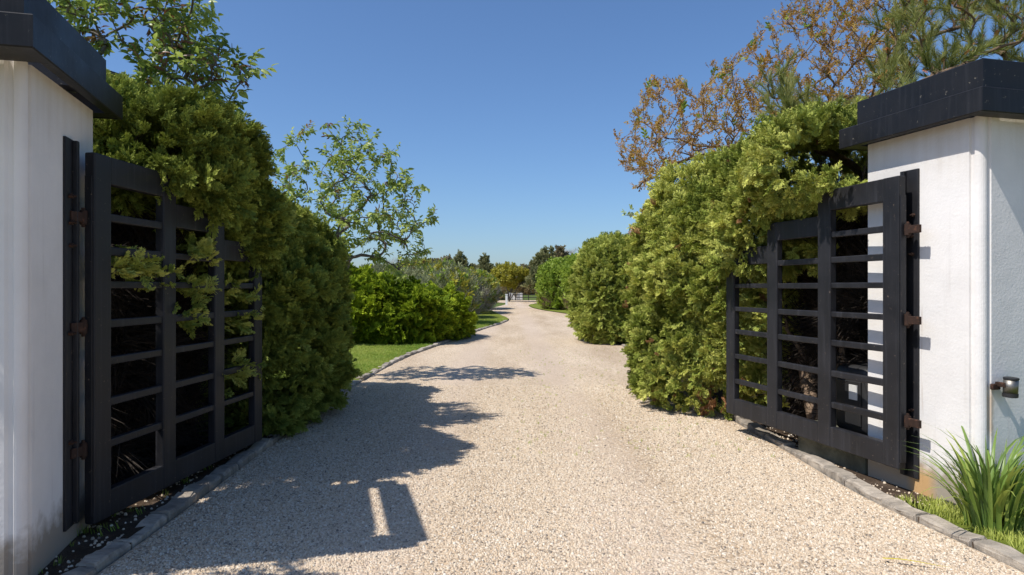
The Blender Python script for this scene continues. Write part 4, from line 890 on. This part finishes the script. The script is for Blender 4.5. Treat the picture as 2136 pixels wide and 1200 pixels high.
# far post, rail fence, pale wall
ps = tag(empty('white_post', (-0.46, 57.5, 0)), 'short white post at the left of the drive bend', 'post')
box('shaft', (-.09, .09, -.09, .09, 0, .88), M['white'], ps, .01); box('cap', (-.12, .12, -.12, .12, .882, .94), M['white'], ps, .01)
fc = tag(empty('rail_fence', (3.4, 79, 0)), 'dark post and rail fence crossing the far end of the drive', 'fence')
for k in range(5): box('post', (-3+k*1.5-.05, -3+k*1.5+.05, -.05, .05, 0, 1.05), M['plastic'], fc, .008)
for z in (.35, .68, .98): box('rail', (-3, 3, .052, .09, z-.04, z+.04), M['plastic'], fc, .006)
pw = tag(empty('white_fence', (0.45, 80, 0)), 'low white board fence behind the yellow tree', 'fence')
for k in range(4): box('board', (-.6+k*.4-.18, -.6+k*.4+.18, -.02, .02, 0.08, 0.85), M['plate'], pw, .008)
for z in (.3, .75): box('rail', (-.8, .8, .022, .06, z-.05, z+.05), M['white'], pw, .006)
for x in (-.7, .7): box('post', (x-.06, x+.06, .062, .16, 0, .9), M['white'], pw, .01)

# ------------------------------------------------------------------ grass on the lawns, weeds, strap-leaved clumps
def grass(name, label, xf, y0, y1, k, size, tint=(0.1, .8), seed=1, z=0.03):
    r = np.random.default_rng(seed); y = y0+(y1-y0)*r.random(k)**1.3; lo, hi = xf(y); x = lo+(hi-lo)*r.random(k)
    p = np.c_[x, y, np.full(k, z)]; t_ = np.clip(tint[0]+(tint[1]-tint[0])*(0.5+.35*fnoise(p, 2.5, seed)+r.normal(0, .15, k)), 0, 1)
    return tag(scatter(name, p, np.c_[r.normal(0, .15, k), r.normal(0, .15, k), r.uniform(0, 6.28, k)], size*r.uniform(.6, 1.3, k), t_, GRS), label, kind='stuff')
grass('grass', 'short mown grass on the left lawn', lambda y: (poly_x(LI, y)-2.6, poly_x(LI, y)-0.13), 8.6, 17.6, 9000, .055, seed=801)
grass('grass', 'mown grass on the lawn tongue at the left bend', lambda y: (poly_x(LI, np.minimum(y, 30.9))-1.6, poly_x(LI, np.minimum(y, 30.9))-0.2), 21, 31, 2500, .09, seed=802)
grass('grass', 'mown grass along the right hedges', lambda y: (poly_x(RI, y)+0.13, poly_x(RI, y)+1.0), 11.5, 18.2, 1800, .06, seed=803)
grass('grass', 'rough grass around the strap-leaved clump', lambda y: (poly_x(RI, y)+0.15, poly_x(RI, y)+1.1), 2.6, 4.75, 2300, .062, (.2, 1.0), seed=804, z=.02)
grass('weeds', 'sparse dry weeds sprouting through the gravel', lambda y: (np.full(len(y), .0), poly_x(RI, y)-.15), 6.0, 16.5, 260, .035, (.5, 1.0), seed=805, z=0)
grass('weeds', 'small weeds on the soil below the shaded gate', lambda y: (np.full(len(y), -2.75), np.full(len(y), -2.4)), 3.0, 6.2, 60, .06, (.1, .7), seed=806)
def strap_leaf(L, w, bend, seg=8):
    bm = bmesh.new(); row = []
    for i in range(seg+1):
        u = i/seg; a = bend*u*u; x = L*(math.sin(a)*u*.75); z = L*(u*math.cos(a*.8)); ww = w*(1-u**3)*.5+.0006
        row.append((bm.verts.new((x, -ww, z)), bm.verts.new((x-ww*.45, 0, z)), bm.verts.new((x, ww, z))))
    for a, b_ in zip(row, row[1:]):
        bm.faces.new((a[0], a[1], b_[1], b_[0])); bm.faces.new((a[1], a[2], b_[2], b_[1]))
    return mesh_from_bm('leaf', bm, M['strap'], True)
STR = [strap_leaf(random.uniform(.46, .76), random.uniform(.020, .031), random.uniform(.05, .75)) for _ in range(14)]
def clump(loc, k, label, s=1.0):
    c_ = tag(empty('daffodil_clump', loc), label, 'plant', 'strap-leaved clumps by the pillar')
    for i in range(k):
        a = random.uniform(0, 6.283); rr = random.random()**.6*.13; o = link('leaf', STR[i % 14], c_, (rr*math.cos(a), rr*math.sin(a), -.01), (random.gauss(0, .1), abs(random.gauss(.14, .14)), a+random.gauss(0, .5)))
        q = s*random.uniform(.75, 1.08); o.scale = (q, q, q)
clump((2.93, 4.18, .02), 130, 'large clump of upright green strap leaves in front of the right pillar')
clump((3.42, 4.30, .02), 60, 'smaller clump of strap leaves cut by the right edge', .8)
for lab, loc, rz, L in (('long yellowed strap leaf lying on the gravel', (2.02, 3.72, .022), R(-20), .34),):
    bm = bmesh.new(); row = []
    for i in range(9):
        u = i/8; row.append([bm.verts.new((L*u, s_*.008*(1-u**2), .006*math.sin(u*5)+.004)) for s_ in (-1, 0, 1)])
    for a, b_ in zip(row, row[1:]): bm.faces.new((a[0], a[1], b_[1], b_[0])); bm.faces.new((a[1], a[2], b_[2], b_[1]))
    tag(link('fallen_leaf', mesh_from_bm('fallen_leaf', bm, M['fallen'], True), None, loc, (0, 0, rz)), lab, 'leaf')
